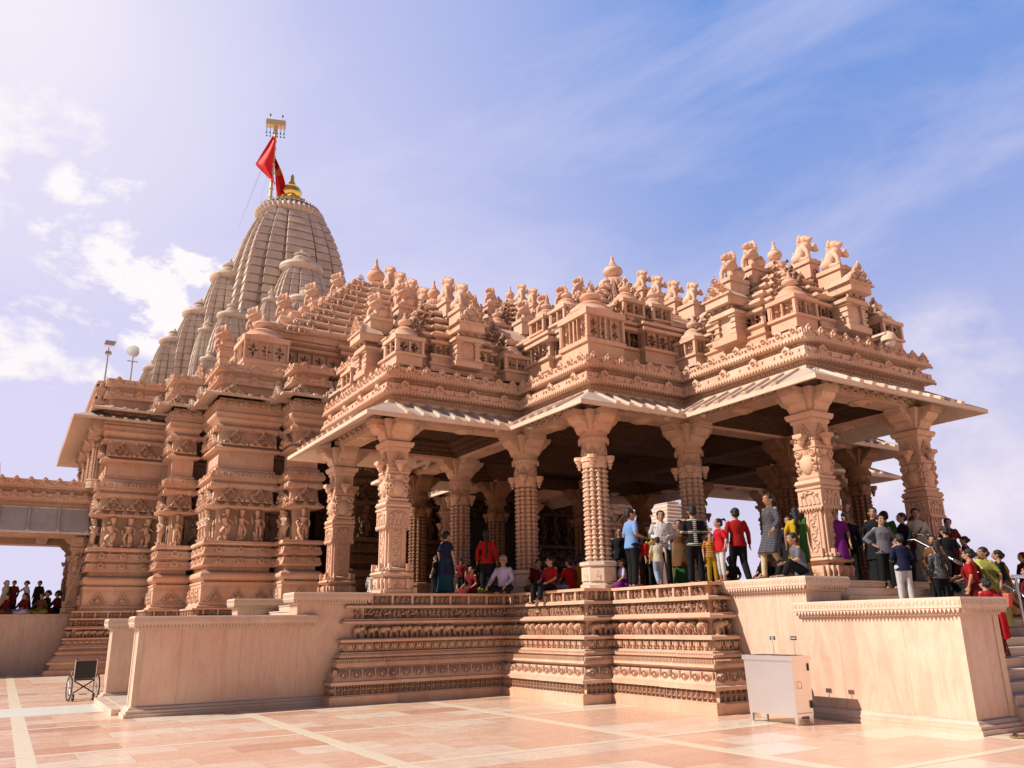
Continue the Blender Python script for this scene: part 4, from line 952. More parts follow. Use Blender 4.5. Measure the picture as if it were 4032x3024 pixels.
for x in (-3, 1.2): m.box(x - .25, x + .25, 46.81, 50.49, 6.3, 6.89)
m.obj('beam', STONE, ga)
for (x, y) in ((2.75, 46.5), (2.75, 50.8), (-6, 46.5), (-6, 50.8)):
    p = empty('pillar', (x, y, 2.6), ga); p.scale = (.81,) * 3
    for n, me in SQ: link(n, me, p)
m = MB()
for z, s in ((0, 2.6), (9.5, 2.2), (10.8, 2.0), (11.7, 1.7), (12.5, 1.3)): m.sweep(square(s, -3.6, 62), [(0, z), (0, z + .9), (.15, z + 1.), (.15, z + 1.3), (0, z + 1.4)], cap=True)
m.box(-6.1, -1.1, 59.5, 64.5, 0, 9.6); tag(m.obj('pavilion', TOWER), 'stepped stone corner of another building cut off by the left edge', 'building')
# temple seen through the hall
bt = empty('shrine', (59.2, 64, .6)); tag(bt, 'distant pale shrine roofs seen between the pillars of the hall', 'building')
m = MB(); m.box(-14, 1.6, -3, 3, -.6, 9); m.sweep([(-14, -3), (1.6, -3), (1.6, 3), (-14, 3)], [(0, 9), (.8, 9.1), (.8, 9.3), (0, 9.9), (.3, 10.0), (.3, 10.3), (0, 10.4)], cap=True); m.obj('hall', PALE, bt)
m = MB()
for i in range(7): m.sweep(square(2.6 - .33 * i, -.9, 0), [(0, 10.4 + .42 * i), (.2, 10.45 + .42 * i), (.2, 10.62 + .42 * i), (-.1, 10.82 + .42 * i)], cap=True)
kalash(m, .35, 13.3, 1.2, -.9, 0); m.obj('stepped_roof', PALE, bt)
m = MB(); m.lathe([(.8, 10.4), (.8, 11.2), (1.0, 11.3), (.95, 11.4), (.8, 11.7), (.5, 12.1), (.15, 12.4)], 12, 1.2, 0); kalash(m, .16, 12.3, .7, 1.2, 0); m.obj('dome', PALE, bt, 40)

# ------------------------------------------------------------------ bin, wheelchair, lamps, flag, camera dome, slippers
bn = empty('waste_bin', (12.62, 11.15, 0)); tag(bn, 'large stainless steel twin bin with small black signs standing before the sunlit wall', 'bin')
X0, X1, Y0, Y1 = -.27, .22, -.56, .58
MB().frus(X0 + .02, X1 - .02, Y0 + .02, Y1 - .02, .15, X0, X1, Y0, Y1, 1.10).obj('body', STEEL, bn)
m = MB(); m.box(X0 - .025, X1 + .025, Y0 - .025, Y1 + .025, 1.102, 1.185); m.obj('rim', STEEL, bn)
for s in (-1, 1): m = MB(); m.box(X0 + .05, X1 - .05, .01 + s * .27 - .22, .01 + s * .27 + .22, 1.186, 1.19); m.obj('opening_plate', BLACK, bn)  # flat black plates paint the dark inside of the bin
for x in (X0 + .05, X1 - .05):
    for y in (Y0 + .05, Y1 - .05): m = MB(); m.frus(x - .022, x + .022, y - .022, y + .022, .03, x - .028, x + .028, y - .028, y + .028, .16); m.lathe([(.03, 0), (.033, .01), (.028, .035)], 10, x, y, 0); m.obj('leg', STEEL, bn, 40)
m = MB(); m.box(X0 + .06, X1 - .06, Y0 - .0, Y0 + .02, .2, .205); m.obj('seam', plain('tarnished_steel', (.3, .26, .24), .5, .6), bn)
m = MB(); m.tube([(X0 + .16, Y0 - .0, .62), (X0 + .16, Y0 - .04, .63), (X0 + .16, Y0 - .04, .73), (X0 + .16, Y0, .74)], .008, 6); m.obj('handle', CHROME, bn, 60)
for z in (.28, .92): m = MB(); m.box(X1 - .075, X1 - .04, Y0 - .012, Y0 + .02, z, z + .13); m.obj('hinge', BLACK, bn)
WHITE = plain('white_lettering', (.85, .85, .85), .6, var=.02)
for y, rowsn in ((.10, 2), (-.40, 1)):
    s = empty('sign', (.05, y, 1.19), bn); MB().tube([(0, 0, 0), (.0, .0, .27)], .009, 6).obj('stake', STEEL, s)
    m = MB(); m.box(-.006, .006, -.065, .065, .265, .335); m.obj('plate', BLACK, s)
    m = MB(); rn = random.Random(3 + rowsn)
    for r_ in range(rowsn):
        zt = .325 - r_ * .032 if rowsn == 2 else .312; hgt = .022 if rowsn == 2 else .026; w0 = .05 if r_ == 0 else .03; yy = -w0
        m.box(-.009, -.0065, -w0, w0, zt - .003, zt)
        while yy < w0 - .01:
            g = rn.uniform(.010, .016); m.box(-.009, -.0065, yy, yy + .004, zt - hgt, zt - .003); 
            if rn.random() < .7: m.ring(-yy - g * .55, zt - hgt * .6, .0045, .002, .002, 7) if False else m.box(-.009, -.0065, yy + .004, yy + g * .8, zt - hgt * .75, zt - hgt * .5)
            yy += g
    m.obj('lettering', WHITE, s)

wc = empty('wheelchair', (2.15, 26.2, 0), rotz=R(8)); wc.scale = (1.1,) * 3; tag(wc, 'empty black wheelchair seen from behind next to the left stairs', 'wheelchair')
RUB = plain('rubber', (.02, .02, .02), .7); 
m = MB(); m.box(-.23, .23, -.02, .01, .52, .93); m.obj('backrest', BLACK, wc); m = MB(); m.box(-.22, .22, .0, .44, .47, .50); m.obj('seat', BLACK, wc)
m = MB()
for s in (-1, 1):
    m.tube([(s * .245, -.07, .98), (s * .245, -.0, .95), (s * .245, 0, .15)], .014, 8); m.tube([(s * .245, 0, .49), (s * .245, .44, .49), (s * .245, .50, .12), (s * .22, .62, .1)], .013, 8)
    m.tube([(s * .245, 0, .28), (s * .245, .46, .28)], .012, 8); m.tube([(s * .245, .0, .70), (s * .245, .3, .70), (s * .245, .33, .49)], .012, 8)
    pass
m.obj('frame', CHROME, wc, 60)
m = MB()
for s in (-1, 1): m.tube([(s * .23, .005, .18), (-s * .23, .02 + .01 * s, .47)], .016, 8)
m.obj('cross_brace', BLACK, wc, 60)
for s in (-1, 1):
    w = empty('wheel', (s * .31, .06, .30), wc)
    def torus(R_, r, mat, n, par, seg=28):
        pts = [(0, R_ * math.cos(2 * PI * i / seg), R_ * math.sin(2 * PI * i / seg)) for i in range(seg + 1)]; MB().tube(pts, r, 6, False).obj(n, mat, par, 60)
    torus(.29, .016, RUB, 'tyre', w); torus(.25, .008, CHROME, 'push_rim', w)
    m = MB()
    for i in range(10): a = i * PI / 5; m.tube([(0, 0, 0), (0, .28 * math.cos(a), .28 * math.sin(a))], .003, 4)
    m.ell((0, 0, 0), .03, 8, 6); m.obj('spokes', CHROME, w)
    c = empty('caster', (s * .23, .0 - .08, .085), wc); torus(.07, .018, RUB, 'tyre', c, 16); MB().ell((0, 0, 0), (.02, .045, .045), 8, 6).obj('rim', CHROME, c)
    m = MB(); m.box(s * .14 - .08, s * .14 + .08, .56, .68, .1, .115); m.obj('footrest', BLACK, wc)
    m = MB(); m.box(s * .245 - .025, s * .245 + .025, .02, .28, .705, .73); m.obj('armrest', BLACK, wc)
    MB().cap_((s * .245, -.07, .98), (s * .245, -.15, .98), .018, .018, 8).obj('handle', RUB, wc, 60)

def P3(lx, ly, lz): return (lx * TS, ly * TS, 1.84 + TS * (lz - 1.84))
for (x, zb, zt, lab, tilt) in ((3.17, 13.8, 17.6, 'left floodlight mast on the temple roof', 1), (4.5, 13.8, 17.4, 'right floodlight mast with round lamp on the temple roof', 0)):
    x_, y_, z_ = P3(x, 50, zb); e = empty('floodlight_mast', (x_, y_, z_)); tag(e, lab, 'floodlight'); H_ = (zt - zb) * TS
    m = MB(); m.tube([(0, 0, -.3), (0, 0, H_ * .55), (0, 0, H_)], [.07, .055, .04], 8); m.box(-.3 if not tilt else -.12, .3 if not tilt else .12, -.04, .04, H_ - .5, H_ - .44); m.box(-.1, .1, -.03, .03, H_ * .45, H_ * .45 + .05); m.obj('pole', STEEL, e, 50)
    h = empty('lamp_head', (0, 0, H_ + (.15 if not tilt else .1)), e)
    if tilt: m = MB(); m.frus(-.3, .25, -.2, .2, 0, -.22, .36, -.18, .18, .3); m.obj('housing', STEEL, h); m = MB(); m.frus(-.2, .2, -.16, .16, -.55, -.14, .14, -.12, .12, -.35); m.obj('control_box', STEEL, h)
    else:
        m = MB(); m.lathe([(.1, -.25), (.28, -.15), (.36, .1), (.37, .16)], 20); h.rotation_euler = (R(75), 0, R(-25)); m.obj('housing', STEEL, h, 50); m = MB(); m.lathe([(.35, .16), (.2, .2), (.02, .21)], 20); m.obj('lens', plain('lamp_glass', (.8, .78, .72), .15), h, 50)

# flag mast on the tower
fx, fy, fz = P3(16.2, 69.35, 40.3); fm = empty('flag_mast', (fx, fy, fz)); tag(fm, 'golden flag mast with hanging bells beside the gilded finial', 'flagpole')
MASTP = plain('brass_paint', (.80, .66, .38), .45, .3); Hm = (48.3 - 40.3) * TS
m = MB(); m.tube([(0, 0, -1.2), (0, 0, Hm)], [.17, .14], 12)
for i in range(9): m.lathe([(.2, 0), (.24, .05), (.24, .12), (.2, .17)], 12, 0, 0, .3 + i * (Hm - 1.2) / 8)
m.obj('pole', MASTP, fm, 50)
cb = empty('crossbeam', (0, 0, Hm), fm, R(-18)); m = MB(); m.box(-.95, .95, -.35, .35, 0, .6); m.obj('board', MASTP, cb); BLUE = plain('dark_metal', (.05, .06, .12), .4, .6)
for i in range(6):
    for s in (-1, 1):
        x = -.85 + i * .34; m = MB(); m.tube([(x, s * .3, 0), (x, s * .3, -.85)], .015, 5); m.lathe([(.09, 0), (.07, .06), (.03, .14), (.01, .18)], 8, x, s * .3, -1.0); m.obj('bell', BLUE, cb)
for x in (-.6, .6): m = MB(); m.tube([(x, 0, .6), (x, 0, 1.25)], .02, 5); m.ell((x, 0, 1.3), (.09, .09, .14), 8, 6); m.obj('finial', BLUE, cb)
m = MB()
for i, (a, b) in enumerate((((-.2, 0, 7.2), (-2.7, .3, -3.6)), ((-.15, 0, 6.8), (-2.1, .2, -1.2)), ((-.15, .1, 5.), (-.9, .2, -.6)))): m.tube([a, b], .009, 4)
m.obj('stay_wire', plain('grey_wire', (.25, .28, .36), .7), fm)
def flagmat():
    m, nt, b = nodes('red_flag_cloth'); tc = N(nt, 'ShaderNodeTexCoord'); 
    v = N(nt, 'ShaderNodeTexVoronoi'); v.inputs['Scale'].default_value = 1.1; nt.links.new(tc.outputs['Object'], v.inputs['Vector'])
    sp = N(nt, 'ShaderNodeSeparateXYZ'); nt.links.new(tc.outputs['Object'], sp.inputs[0])
    dx = math_(nt, 'SUBTRACT', sp.outputs['X'], .62); dz = math_(nt, 'ADD', sp.outputs['Z'], .35); dx = math_(nt, 'ADD', dx, math_(nt, 'MULTIPLY', dz, -.25))
    d = math_(nt, 'ADD', math_(nt, 'MULTIPLY', math_(nt, 'MULTIPLY', dx, dx), 6.), math_(nt, 'MULTIPLY', dz, dz))
    nz = noise(nt, tc.outputs['Object'], 2.4, 3); f = math_(nt, 'SUBTRACT', 1.15, math_(nt, 'ADD', d, nz))
    c = mixc(nt, ramp(nt, f, [(.28, 0.), (.34, 1.)]), (.80, .012, .012), (.92, .26, .06)); nt.links.new(c, b.inputs['Base Color']); b.inputs['Roughness'].default_value = .6
    nt.links.new(c, b.inputs['Emission Color']); b.inputs['Emission Strength'].default_value = .0
    b.inputs['Subsurface Weight'].default_value = 0; return m
fl = empty('flag', (fx, fy, fz + 3.9)); tag(fl, 'red cloth flag with an orange emblem hanging from the mast', 'flag')
def cloth(pts, nu, nv, f):
    V = []; 
    for j in range(nv + 1):
        for i in range(nu + 1): V.append(f(i / nu, j / nv))
    return MB().add(V, [(j * (nu + 1) + i, j * (nu + 1) + i + 1, (j + 1) * (nu + 1) + i + 1, (j + 1) * (nu + 1) + i) for j in range(nv) for i in range(nu)])
def fA(u, v):   # left fold: from the top knot down to the left corner and the pole
    z = 3.2 - v * 5.4; L = (-.25 - 1.45 * min(1, v / .62)) if v < .62 else (-1.7 + 2.1 * (v - .62) / .38); Rr = .05
    x = L + (Rr + .55 * max(0, v - .6) - L) * u; return (x, -.25 + .25 * math.sin(u * 5 + v * 3) * (.3 + v) , z)
def fB(u, v):   # right fold
    z = 1.2 - v * 5.1 - .4 * u; x = .0 + (.25 + 1.35 * math.sin(min(1., v * 1.2) * PI * .5)) * u + .65 * v * (1 - u); return (x, .25 + .3 * math.sin(u * 5 - v * 4), z)
g = MB().merge(cloth(None, 12, 20, fA)).merge(cloth(None, 12, 20, fB)).obj('cloth', flagmat(), fl, 180); g.rotation_euler = (0, 0, R(-15))
m = MB(); cx_, cy_, cz_ = P3(18.36, 11.75, 8.42); m.lathe([(.20, 0), (.2, .1), (.16, .2), (.06, .27)], 16, 0, 0, .12); m.box(-.2, .1, -.05, .35, .28, .34); e = empty('security_camera', (cx_, cy_ - .25, cz_ + .05)); tag(e, 'white dome security camera on the right cornice', 'camera'); m.obj('housing', PALE, e, 40); MB().ell((0, -.02, .1), (.14, .14, .16), 14, 10).obj('lens_dome', plain('dome_plastic', (.75, .6, .48), .3), e, 60)

def slipper(x, y, rz, lab):
    e = empty('sandal', (x, y, .012), rotz=rz); tag(e, lab, 'sandal', 'sandals left on the paving at the foot of the stair wall')
    V = [(.045 * math.cos(t) * (1 + .15 * math.sin(t)), .13 * math.sin(t)) for t in [2 * PI * i / 14 for i in range(14)]]
    m = MB(); m.add([(a, b, 0) for a, b in V] + [(a, b, .02) for a, b in V], [(i, (i + 1) % 14, (i + 1) % 14 + 14, i + 14) for i in range(14)], None, [list(range(14, 28))]); m.obj('sole', plain('tan_leather', (.35, .2, .09), .7), e)
    MB().tube([(-.045, .03, .02), (-.02, .045, .05), (.0, .08, .03), (.02, .045, .05), (.045, .03, .02)], .009, 6).obj('strap', BLACK, e)
slipper(13.72, 7.5, .4, 'left sandal of the pair on the paving by the wall corner'); slipper(13.95, 7.62, .9, 'right sandal of the pair on the paving by the wall corner')
# pole leaning on the far platform
e = MB(); e.tube([P3(2.06, 40.9, 2.42), P3(2.7, 41, 4.8)], .03, 6); tag(e.obj('wooden_pole', plain('pale_wood', (.6, .5, .3), .7)), 'thin pale pole leaning against the temple wall on the left platform', 'pole')
# ------------------------------------------------------------------ people
def cloth_mat(name, c, pat=None, c2=(.8, .8, .8), sc_=30.):
    m, nt, b = nodes(name); tc = N(nt, 'ShaderNodeTexCoord'); p = tc.outputs['Object']
    col_ = mixc(nt, math_(nt, 'MULTIPLY', noise(nt, p, 7, 5), .5), c, tuple(x * .5 for x in c))
    sp = N(nt, 'ShaderNodeSeparateXYZ'); nt.links.new(p, sp.inputs[0])
    def bars(s, k, th): return ramp(nt, math_(nt, 'ABSOLUTE', math_(nt, 'SINE', math_(nt, 'MULTIPLY', s, k))), [(th, 0.), (th + .04, 1.)])
    if pat == 'stripe': col_ = mixc(nt, bars(sp.outputs['Z'], sc_, .62), col_, c2)
    elif pat == 'plaid':
        f = math_(nt, 'MAXIMUM', bars(sp.outputs['Z'], sc_, .9), bars(math_(nt, 'ADD', sp.outputs['X'], sp.outputs['Y']), sc_, .9)); col_ = mixc(nt, f, col_, c2)
    elif pat == 'floral':
        v = N(nt, 'ShaderNodeTexVoronoi'); v.inputs['Scale'].default_value = sc_; nt.links.new(p, v.inputs['Vector']); col_ = mixc(nt, ramp(nt, math_(nt, 'ADD', v.outputs['Distance'], noise(nt, p, 30, 2)), [(.62, 1.), (.72, 0.)]), col_, c2)
    elif pat == 'blocks':
        f = math_(nt, 'MULTIPLY', bars(sp.outputs['Z'], 11., .35), bars(sp.outputs['X'], 9., .3)); g = bars(sp.outputs['Z'], 70., .55)
        col_ = mixc(nt, math_(nt, 'MULTIPLY', math_(nt, 'SUBTRACT', 1., f), g), col_, c2)
    nt.links.new(col_, b.inputs['Base Color']); b.inputs['Roughness'].default_value = .85; b.inputs['Specular IOR Level'].default_value = .2
    bp = N(nt, 'ShaderNodeBump'); bp.inputs['Strength'].default_value = .5; bp.inputs['Distance'].default_value = .03
    nt.links.new(noise(nt, vmul(nt, p, (9, 9, 2.2)), 1.4, 4, .5, .8), bp.inputs['Height']); nt.links.new(bp.outputs[0], b.inputs['Normal']); return m
CM = {}
def cm(key):
    if key in CM: return CM[key]
    cols = dict(blue=(.20, .36, .72), white=(.66, .63, .64), lilac=(.62, .52, .78), red=(.40, .012, .012), crimson=(.52, .012, .02), maroon=(.15, .008, .01), black=(.012, .012, .015), navy=(.015, .02, .06), yellow=(.62, .40, .01), mustard=(.38, .23, .015), green=(.04, .12, .03), grey=(.16, .15, .18), cream=(.55, .50, .41), beige=(.68, .50, .30), purple=(.22, .02, .22), orange=(.50, .2, .01), olive=(.25, .24, .05), lightblue=(.30, .34, .50), brown=(.16, .07, .03), teal=(.01, .05, .08), pink=(.75, .16, .12), lime=(.50, .50, .16))  # red, yellow and purple darkened to stand for shade under the roof
    if isinstance(key, tuple): c, pat, c2, s_ = key; m = cloth_mat('cloth_%s_%s' % (c, pat), cols[c], pat, cols[c2], s_)
    else: m = cloth_mat('cloth_' + key, cols[key])
    CM[key] = m; return m
SKIN = plain('skin', (.50, .27, .17), .5, spec=.35, var=.08, scale=20); HAIR = plain('hair', (.008, .006, .005), .45, var=.1, scale=60, bump=.5); GHAIR = plain('grey_hair', (.35, .33, .32), .6, var=.2, scale=60)
EYE = plain('eye', (.02, .012, .01), .2); LIP = plain('lips', (.28, .06, .05), .5)

def V3(*a): return Vector(a)
def loft(m, secs, seg=16):
    V = []; n = len(secs)
    for (x, y, z, rx, ry) in secs:
        for i in range(seg):
            a = 2 * PI * i / seg; V.append((x + rx * math.cos(a), y + ry * math.sin(a), z))
    q = [(k * seg + i, k * seg + (i + 1) % seg, (k + 1) * seg + (i + 1) % seg, (k + 1) * seg + i) for k in range(n - 1) for i in range(seg)]
    m.add(V, q, None, [list(range(seg))[::-1], list(range((n - 1) * seg, n * seg))])
def folds(m, secs, seg=36, k=9, amp=.06, ph=0):
    """skirt with vertical folds that deepen to the hem"""
    V = []; n = len(secs)
    for j, (x, y, z, rx, ry) in enumerate(secs):
        f = j / (n - 1)
        for i in range(seg):
            a = 2 * PI * i / seg; g = 1 + amp * f * math.sin(k * a + ph + 1.3 * math.sin(2 * a)); V.append((x + rx * g * math.cos(a), y + ry * g * math.sin(a), z))
    q = [(k_ * seg + i, k_ * seg + (i + 1) % seg, (k_ + 1) * seg + (i + 1) % seg, (k_ + 1) * seg + i) for k_ in range(n - 1) for i in range(seg)]
    m.add(V, [f[::-1] for f in q], None, [list(range(seg)), list(range((n - 1) * seg, n * seg))[::-1]])

def hand(m, wr, d, side, fine=True, r=.0095, curl=.5):
    """palm, four fingers, thumb; d = direction of the forearm"""
    d = Vector(d).normalized(); f = Vector((0, -1, 0)); s = d.cross(f)
    if s.length < .2: s = d.cross(Vector((1, 0, 0)))
    s.normalize(); f = s.cross(d).normalized(); wr = Vector(wr)   # f: palm-forward side
    w = f * 1.0; pal = s * side
    for k in (-1, 0, 1): m.cap_(wr + w * k * .016, wr + d * .085 + w * k * .024, .017, .016, 8)
    L = (.062, .075, .080, .068)
    for i, l in enumerate(L):
        b = wr + d * .088 + w * (-.030 + i * .020); c = -pal
        p1 = b + (d + c * curl * .35).normalized() * l * .5; p2 = p1 + (d + c * curl * 1.3).normalized() * l * .5
        m.cap_(b, p1, r, r * .95, 7); m.cap_(p1, p2, r * .95, r * .8, 7)
    b = wr + d * .03 + w * .026; p1 = b + (w * .8 + d * .7 - pal * .2).normalized() * .038; p2 = p1 + (w * .25 + d - pal * .3).normalized() * .032
    m.cap_(b, p1, .013, .011, 7); m.cap_(p1, p2, .011, .009, 7)

POSES = {
 'stand': {}, 
 'walk': dict(legs=[((-.09, -.17, .50), (-.09, -.20, .09)), ((.09, -.06, .49), (.09, .24, .14))], arms=[((-.25, .10, 1.14), (-.25, .06, .90)), ((.25, -.06, 1.14), (.24, -.22, .93))]),
 'walk2': dict(legs=[((-.09, .02, .49), (-.10, .22, .10)), ((.09, -.16, .50), (.10, -.20, .08))], arms=[((-.26, -.03, 1.13), (-.30, -.12, .90)), ((.25, .06, 1.13), (.27, .10, .9))]),
 'hold': dict(arms=[((-.25, .03, 1.13), (-.10, -.24, 1.08)), ((.25, .03, 1.13), (.11, -.24, 1.10))]),
 'hold_one': dict(arms=[((-.25, .02, 1.12), (-.10, -.24, 1.06)), ((.25, .03, 1.12), (.25, -.05, .88))]),
 'behind': dict(arms=[((-.27, .09, 1.13), (-.10, .17, .97)), ((.27, .09, 1.13), (.1, .17, .96))]),
 'hip': dict(arms=[((-.38, .05, 1.16), (-.21, -.08, .98)), ((.25, .02, 1.12), (.15, -.20, 1.0))]),
 'reach': dict(lean=.06, arms=[((-.36, -.12, 1.22), (-.42, -.34, 1.12)), ((.27, .02, 1.12), (.28, -.02, .88))], legs=[((-.09, -.14, .52), (-.09, -.12, .12)), ((.09, .0, .50), (.09, .12, .09))]),
 'sit_edge': dict(dz=-.81, lean=-.03, legs=[((-.12, -.44, .95), (-.17, -.44, .55)), ((.13, -.43, .95), (.16, -.52, .60))], arms=[((-.26, -.06, 1.14), (-.16, -.30, 1.0)), ((.26, -.08, 1.14), (.20, -.32, 1.02))]),
 'sit': dict(dz=-.81, lean=.02, legs=[((-.33, -.24, .93), (.05, -.36, .87)), ((.33, -.24, .93), (-.05, -.28, .87))], arms=[((-.28, -.08, 1.14), (-.24, -.28, .98)), ((.28, -.08, 1.14), (.24, -.28, .98))]),
 'sit_lean': dict(dz=-.81, lean=.10, legs=[((-.2, -.34, 1.12), (-.16, -.42, .88)), ((.24, -.32, 1.10), (.16, -.4, .88))], arms=[((-.27, .12, 1.14), (-.30, .24, .92)), ((.28, -.12, 1.16), (.2, -.34, 1.1))]),
}
def person(label, x, y, z, face, h=1.65, pose='stand', top=('shirt', 'blue', 'short'), bottom=('trousers', 'black'), hair='short', head=0., group=None, vox=.013, turn=0., extra=None, skin=SKIN, vox2=None, female=None):
    p = POSES[pose]; s = h / 1.70; dz = p.get('dz', 0.); ln = p.get('lean', 0.)
    if female is None: female = hair not in ('short', 'grey', 'cap')
    e = empty('person', (x, y, z), rotz=R(face + 90)); tag(e, label, 'person', group); e.scale = (s * 1.08, s * 1.08, s)
    vb = vox2 or .018
    fin = lambda mb, nm, mat, v: link(nm, blob_mesh(mb, v, mat, nm), e)
    O = V3(0, 0, dz); shw = .148 if female else .178
    pel = V3(0, 0, .93) + O; ch = V3(0, -ln * .6, 1.28) + O; nk = V3(0, -ln, 1.455) + O; hd = V3(0, -ln * 1.25 - .01, 1.595) + O
    legs = p.get('legs', [((-.095, -.01, .50), (-.10, .02, .08)), ((.095, -.03, .50), (.11, -.02, .08))])
    arms = p.get('arms', [((-.245, .03, 1.14), (-.25, -.04, .89)), ((.245, .03, 1.14), (.25, -.05, .89))])
    legs = [(V3(*k) + O, V3(*a) + O) for k, a in legs]; arms = [(V3(*k) + O + V3(0, -ln * .5, 0), V3(*a) + O + V3(0, -ln * .5, 0)) for k, a in arms]
    sh = [nk + V3(sd * shw, 0, -.055) for sd in (-1, 1)]
    # skin
    m = MB(); Rt = Matrix.Rotation(R(head), 3, 'Z') @ Matrix.Diagonal((1.1, 1.1, 1.1))
    hl = MB(); hl.ell((0, .012, .03), (.075, .093, .088), 14, 10); hl.ell((0, -.022, -.045), (.054, .062, .062), 12, 8); hl.ell((0, -.05, -.075), (.032, .03, .028), 10, 6)
    hl.cap_((0, -.085, .015), (0, -.108, -.018), .011, .015, 8); hl.ell((0, -.088, -.052), (.026, .014, .011), 8, 6)
    for sd in (-1, 1): hl.ell((sd * .077, .008, -.005), (.012, .02, .03), 8, 6); hl.ell((sd * .035, -.072, -.015), (.024, .02, .022), 8, 6)
    hl.ell((0, -.075, .045), (.055, .02, .02), 8, 6)
    m.merge(hl, Matrix.Translation(hd) @ Rt.to_4x4()); m.cap_(nk - V3(0, 0, .04), hd - V3(0, -.015, .05), .056, .05, 12)
    loft(m, [(pel.x, pel.y, pel.z, .13, .09), (ch.x, ch.y, ch.z - .12, .115, .08), (ch.x, ch.y, ch.z, .14, .095), (nk.x, nk.y, nk.z - .05, .12, .07), (nk.x, nk.y, nk.z + .01, .05, .045)], 14)
    kf = .92 if female else 1.
    for i, sd in enumerate((-1, 1)):
        el, wr = arms[i]; m.cap_(sh[i], el, .047 * kf, .038 * kf, 10); m.cap_(el, wr, .038 * kf, .026 * kf, 10); hand(m, wr, wr - el, sd)
        kn, an = legs[i]; hp = pel + V3(sd * .085, 0, -.02); m.cap_(hp, kn, .085, .055, 10); m.cap_(kn, kn + (an - kn) * .35, .055, .057, 10); m.cap_(kn + (an - kn) * .3, an, .056, .038, 10)
        fd = V3(0, -1, 0) if (an - kn).z < -.2 else V3(0, -.8, -.3); ft = an + V3(0, 0, -.045); m.cap_(ft + V3(0, .04, 0), ft + fd * .09, .032, .03, 8); m.cap_(ft + fd * .08, ft + fd * .165, .03, .02, 8)
        for t in range(5): m.cap_(ft + fd * .15 + V3((t - 2) * .013, 0, -.006), ft + fd * (.195 - abs(t - 1 if sd > 0 else t - 3) * .008) + V3((t - 2) * .014, 0, -.010), .010, .008, 6)
    fin(m, 'body', skin, vox)
    # face details
    f = MB()
    for sd in (-1, 1): f.ell((sd * .034, -.089, -.002), (.013, .006, .006), 8, 5); f.tube([(sd * .016, -.097, .02), (sd * .034, -.096, .026), (sd * .053, -.084, .018)], [.0035, .004, .002], 5)
    link('eyes', MB().merge(f, Matrix.Translation(hd) @ Rt.to_4x4()).mesh('eyes', EYE, 60), e)
    f = MB(); f.ell((0, -.101, -.052), (.022, .006, .0065), 8, 5); link('mouth', MB().merge(f, Matrix.Translation(hd) @ Rt.to_4x4()).mesh('mouth', LIP, 60), e)
    # hair
    m = MB(); k = MB()
    k.ell((0, .024, .047), (.085, .097, .088), 14, 10); k.ell((0, .06, -.01), (.078, .06, .075), 12, 8)
    for sd in (-1, 1): k.ell((sd * .068, .0, .045), (.02, .06, .04), 8, 6)
    hm = GHAIR if hair == 'grey' else HAIR
    if hair == 'bun': k.ell((0, .115, .0), (.052, .045, .05), 10, 8)
    if hair == 'ponytail': k.ell((0, .11, .06), (.03, .03, .03), 8, 6); k.cap_((0, .12, .06), (0, .17, -.05), .03, .022, 8); k.cap_((0, .17, -.05), (0, .14, -.2), .024, .008, 8)
    if hair == 'pony_high': k.cap_((0, .09, .09), (0, .17, .11), .022, .03, 8); k.cap_((0, .17, .11), (0, .20, .04), .03, .012, 8)
    if hair in ('long', 'braid'):
        for j in range(9): t = j / 8; k.ell((.012 * math.sin(j * 2.1), .085 + .045 * math.sin(t * 2.6), -.02 - t * (.42 if hair == 'long' else .58)), (.062 - .03 * t if hair == 'long' else .032, .035, .05), 8, 6)
        k.ell((0, .06, -.07), (.07, .05, .08), 10, 7)
    if hair != 'covered': m.merge(k, Matrix.Translation(hd) @ Rt.to_4x4()); fin(m, 'hair', hm, .014)
    else:
        k = MB(); k.ell((0, .03, .04), (.10, .105, .10), 14, 10); k.ell((0, .06, -.06), (.11, .08, .13), 12, 8); m.merge(k, Matrix.Translation(hd) @ Rt.to_4x4()); loft(m, [(0, nk.y + .05, nk.z - .35, .2, .10), (0, nk.y + .04, nk.z - .1, .2, .1), (0, nk.y + .04, nk.z + .02, .1, .08)], 16); fin(m, 'headscarf', cm(top[1]), vb)
    # lower garment
    kind, bc = bottom[0], bottom[1]
    if kind in ('trousers', 'leggings', 'capri'):
        m = MB(); w_ = {'trousers': 1., 'leggings': .78, 'capri': .84}[kind]
        loft(m, [(pel.x, pel.y, pel.z - .08, .155, .115), (pel.x, pel.y, pel.z + .0, .165, .12), (pel.x, pel.y, pel.z + .12, .145, .105)], 14)
        for i, sd in enumerate((-1, 1)):
            kn, an = legs[i]; hp = pel + V3(sd * .085, 0, -.02); m.cap_(hp, kn, .105 * (w_ + .06), .078 * w_, 12)
            an2 = kn + (an - kn) * (.72 if kind == 'capri' else .97); m.cap_(kn, kn.lerp(an2, .5), .078 * w_, .074 * w_, 12); m.cap_(kn.lerp(an2, .5), an2, .074 * w_, .068 * w_ if kind == 'trousers' else .05, 12)
        fin(m, bottom[2] if len(bottom) > 2 else 'trousers', cm(bc), vb)
    elif kind in ('skirt', 'saree'):
        m = MB(); ax = (legs[0][1].x + legs[1][1].x) / 2; ay = (legs[0][1].y + legs[1][1].y) / 2; sp = abs(legs[0][1].y - legs[1][1].y) * .5
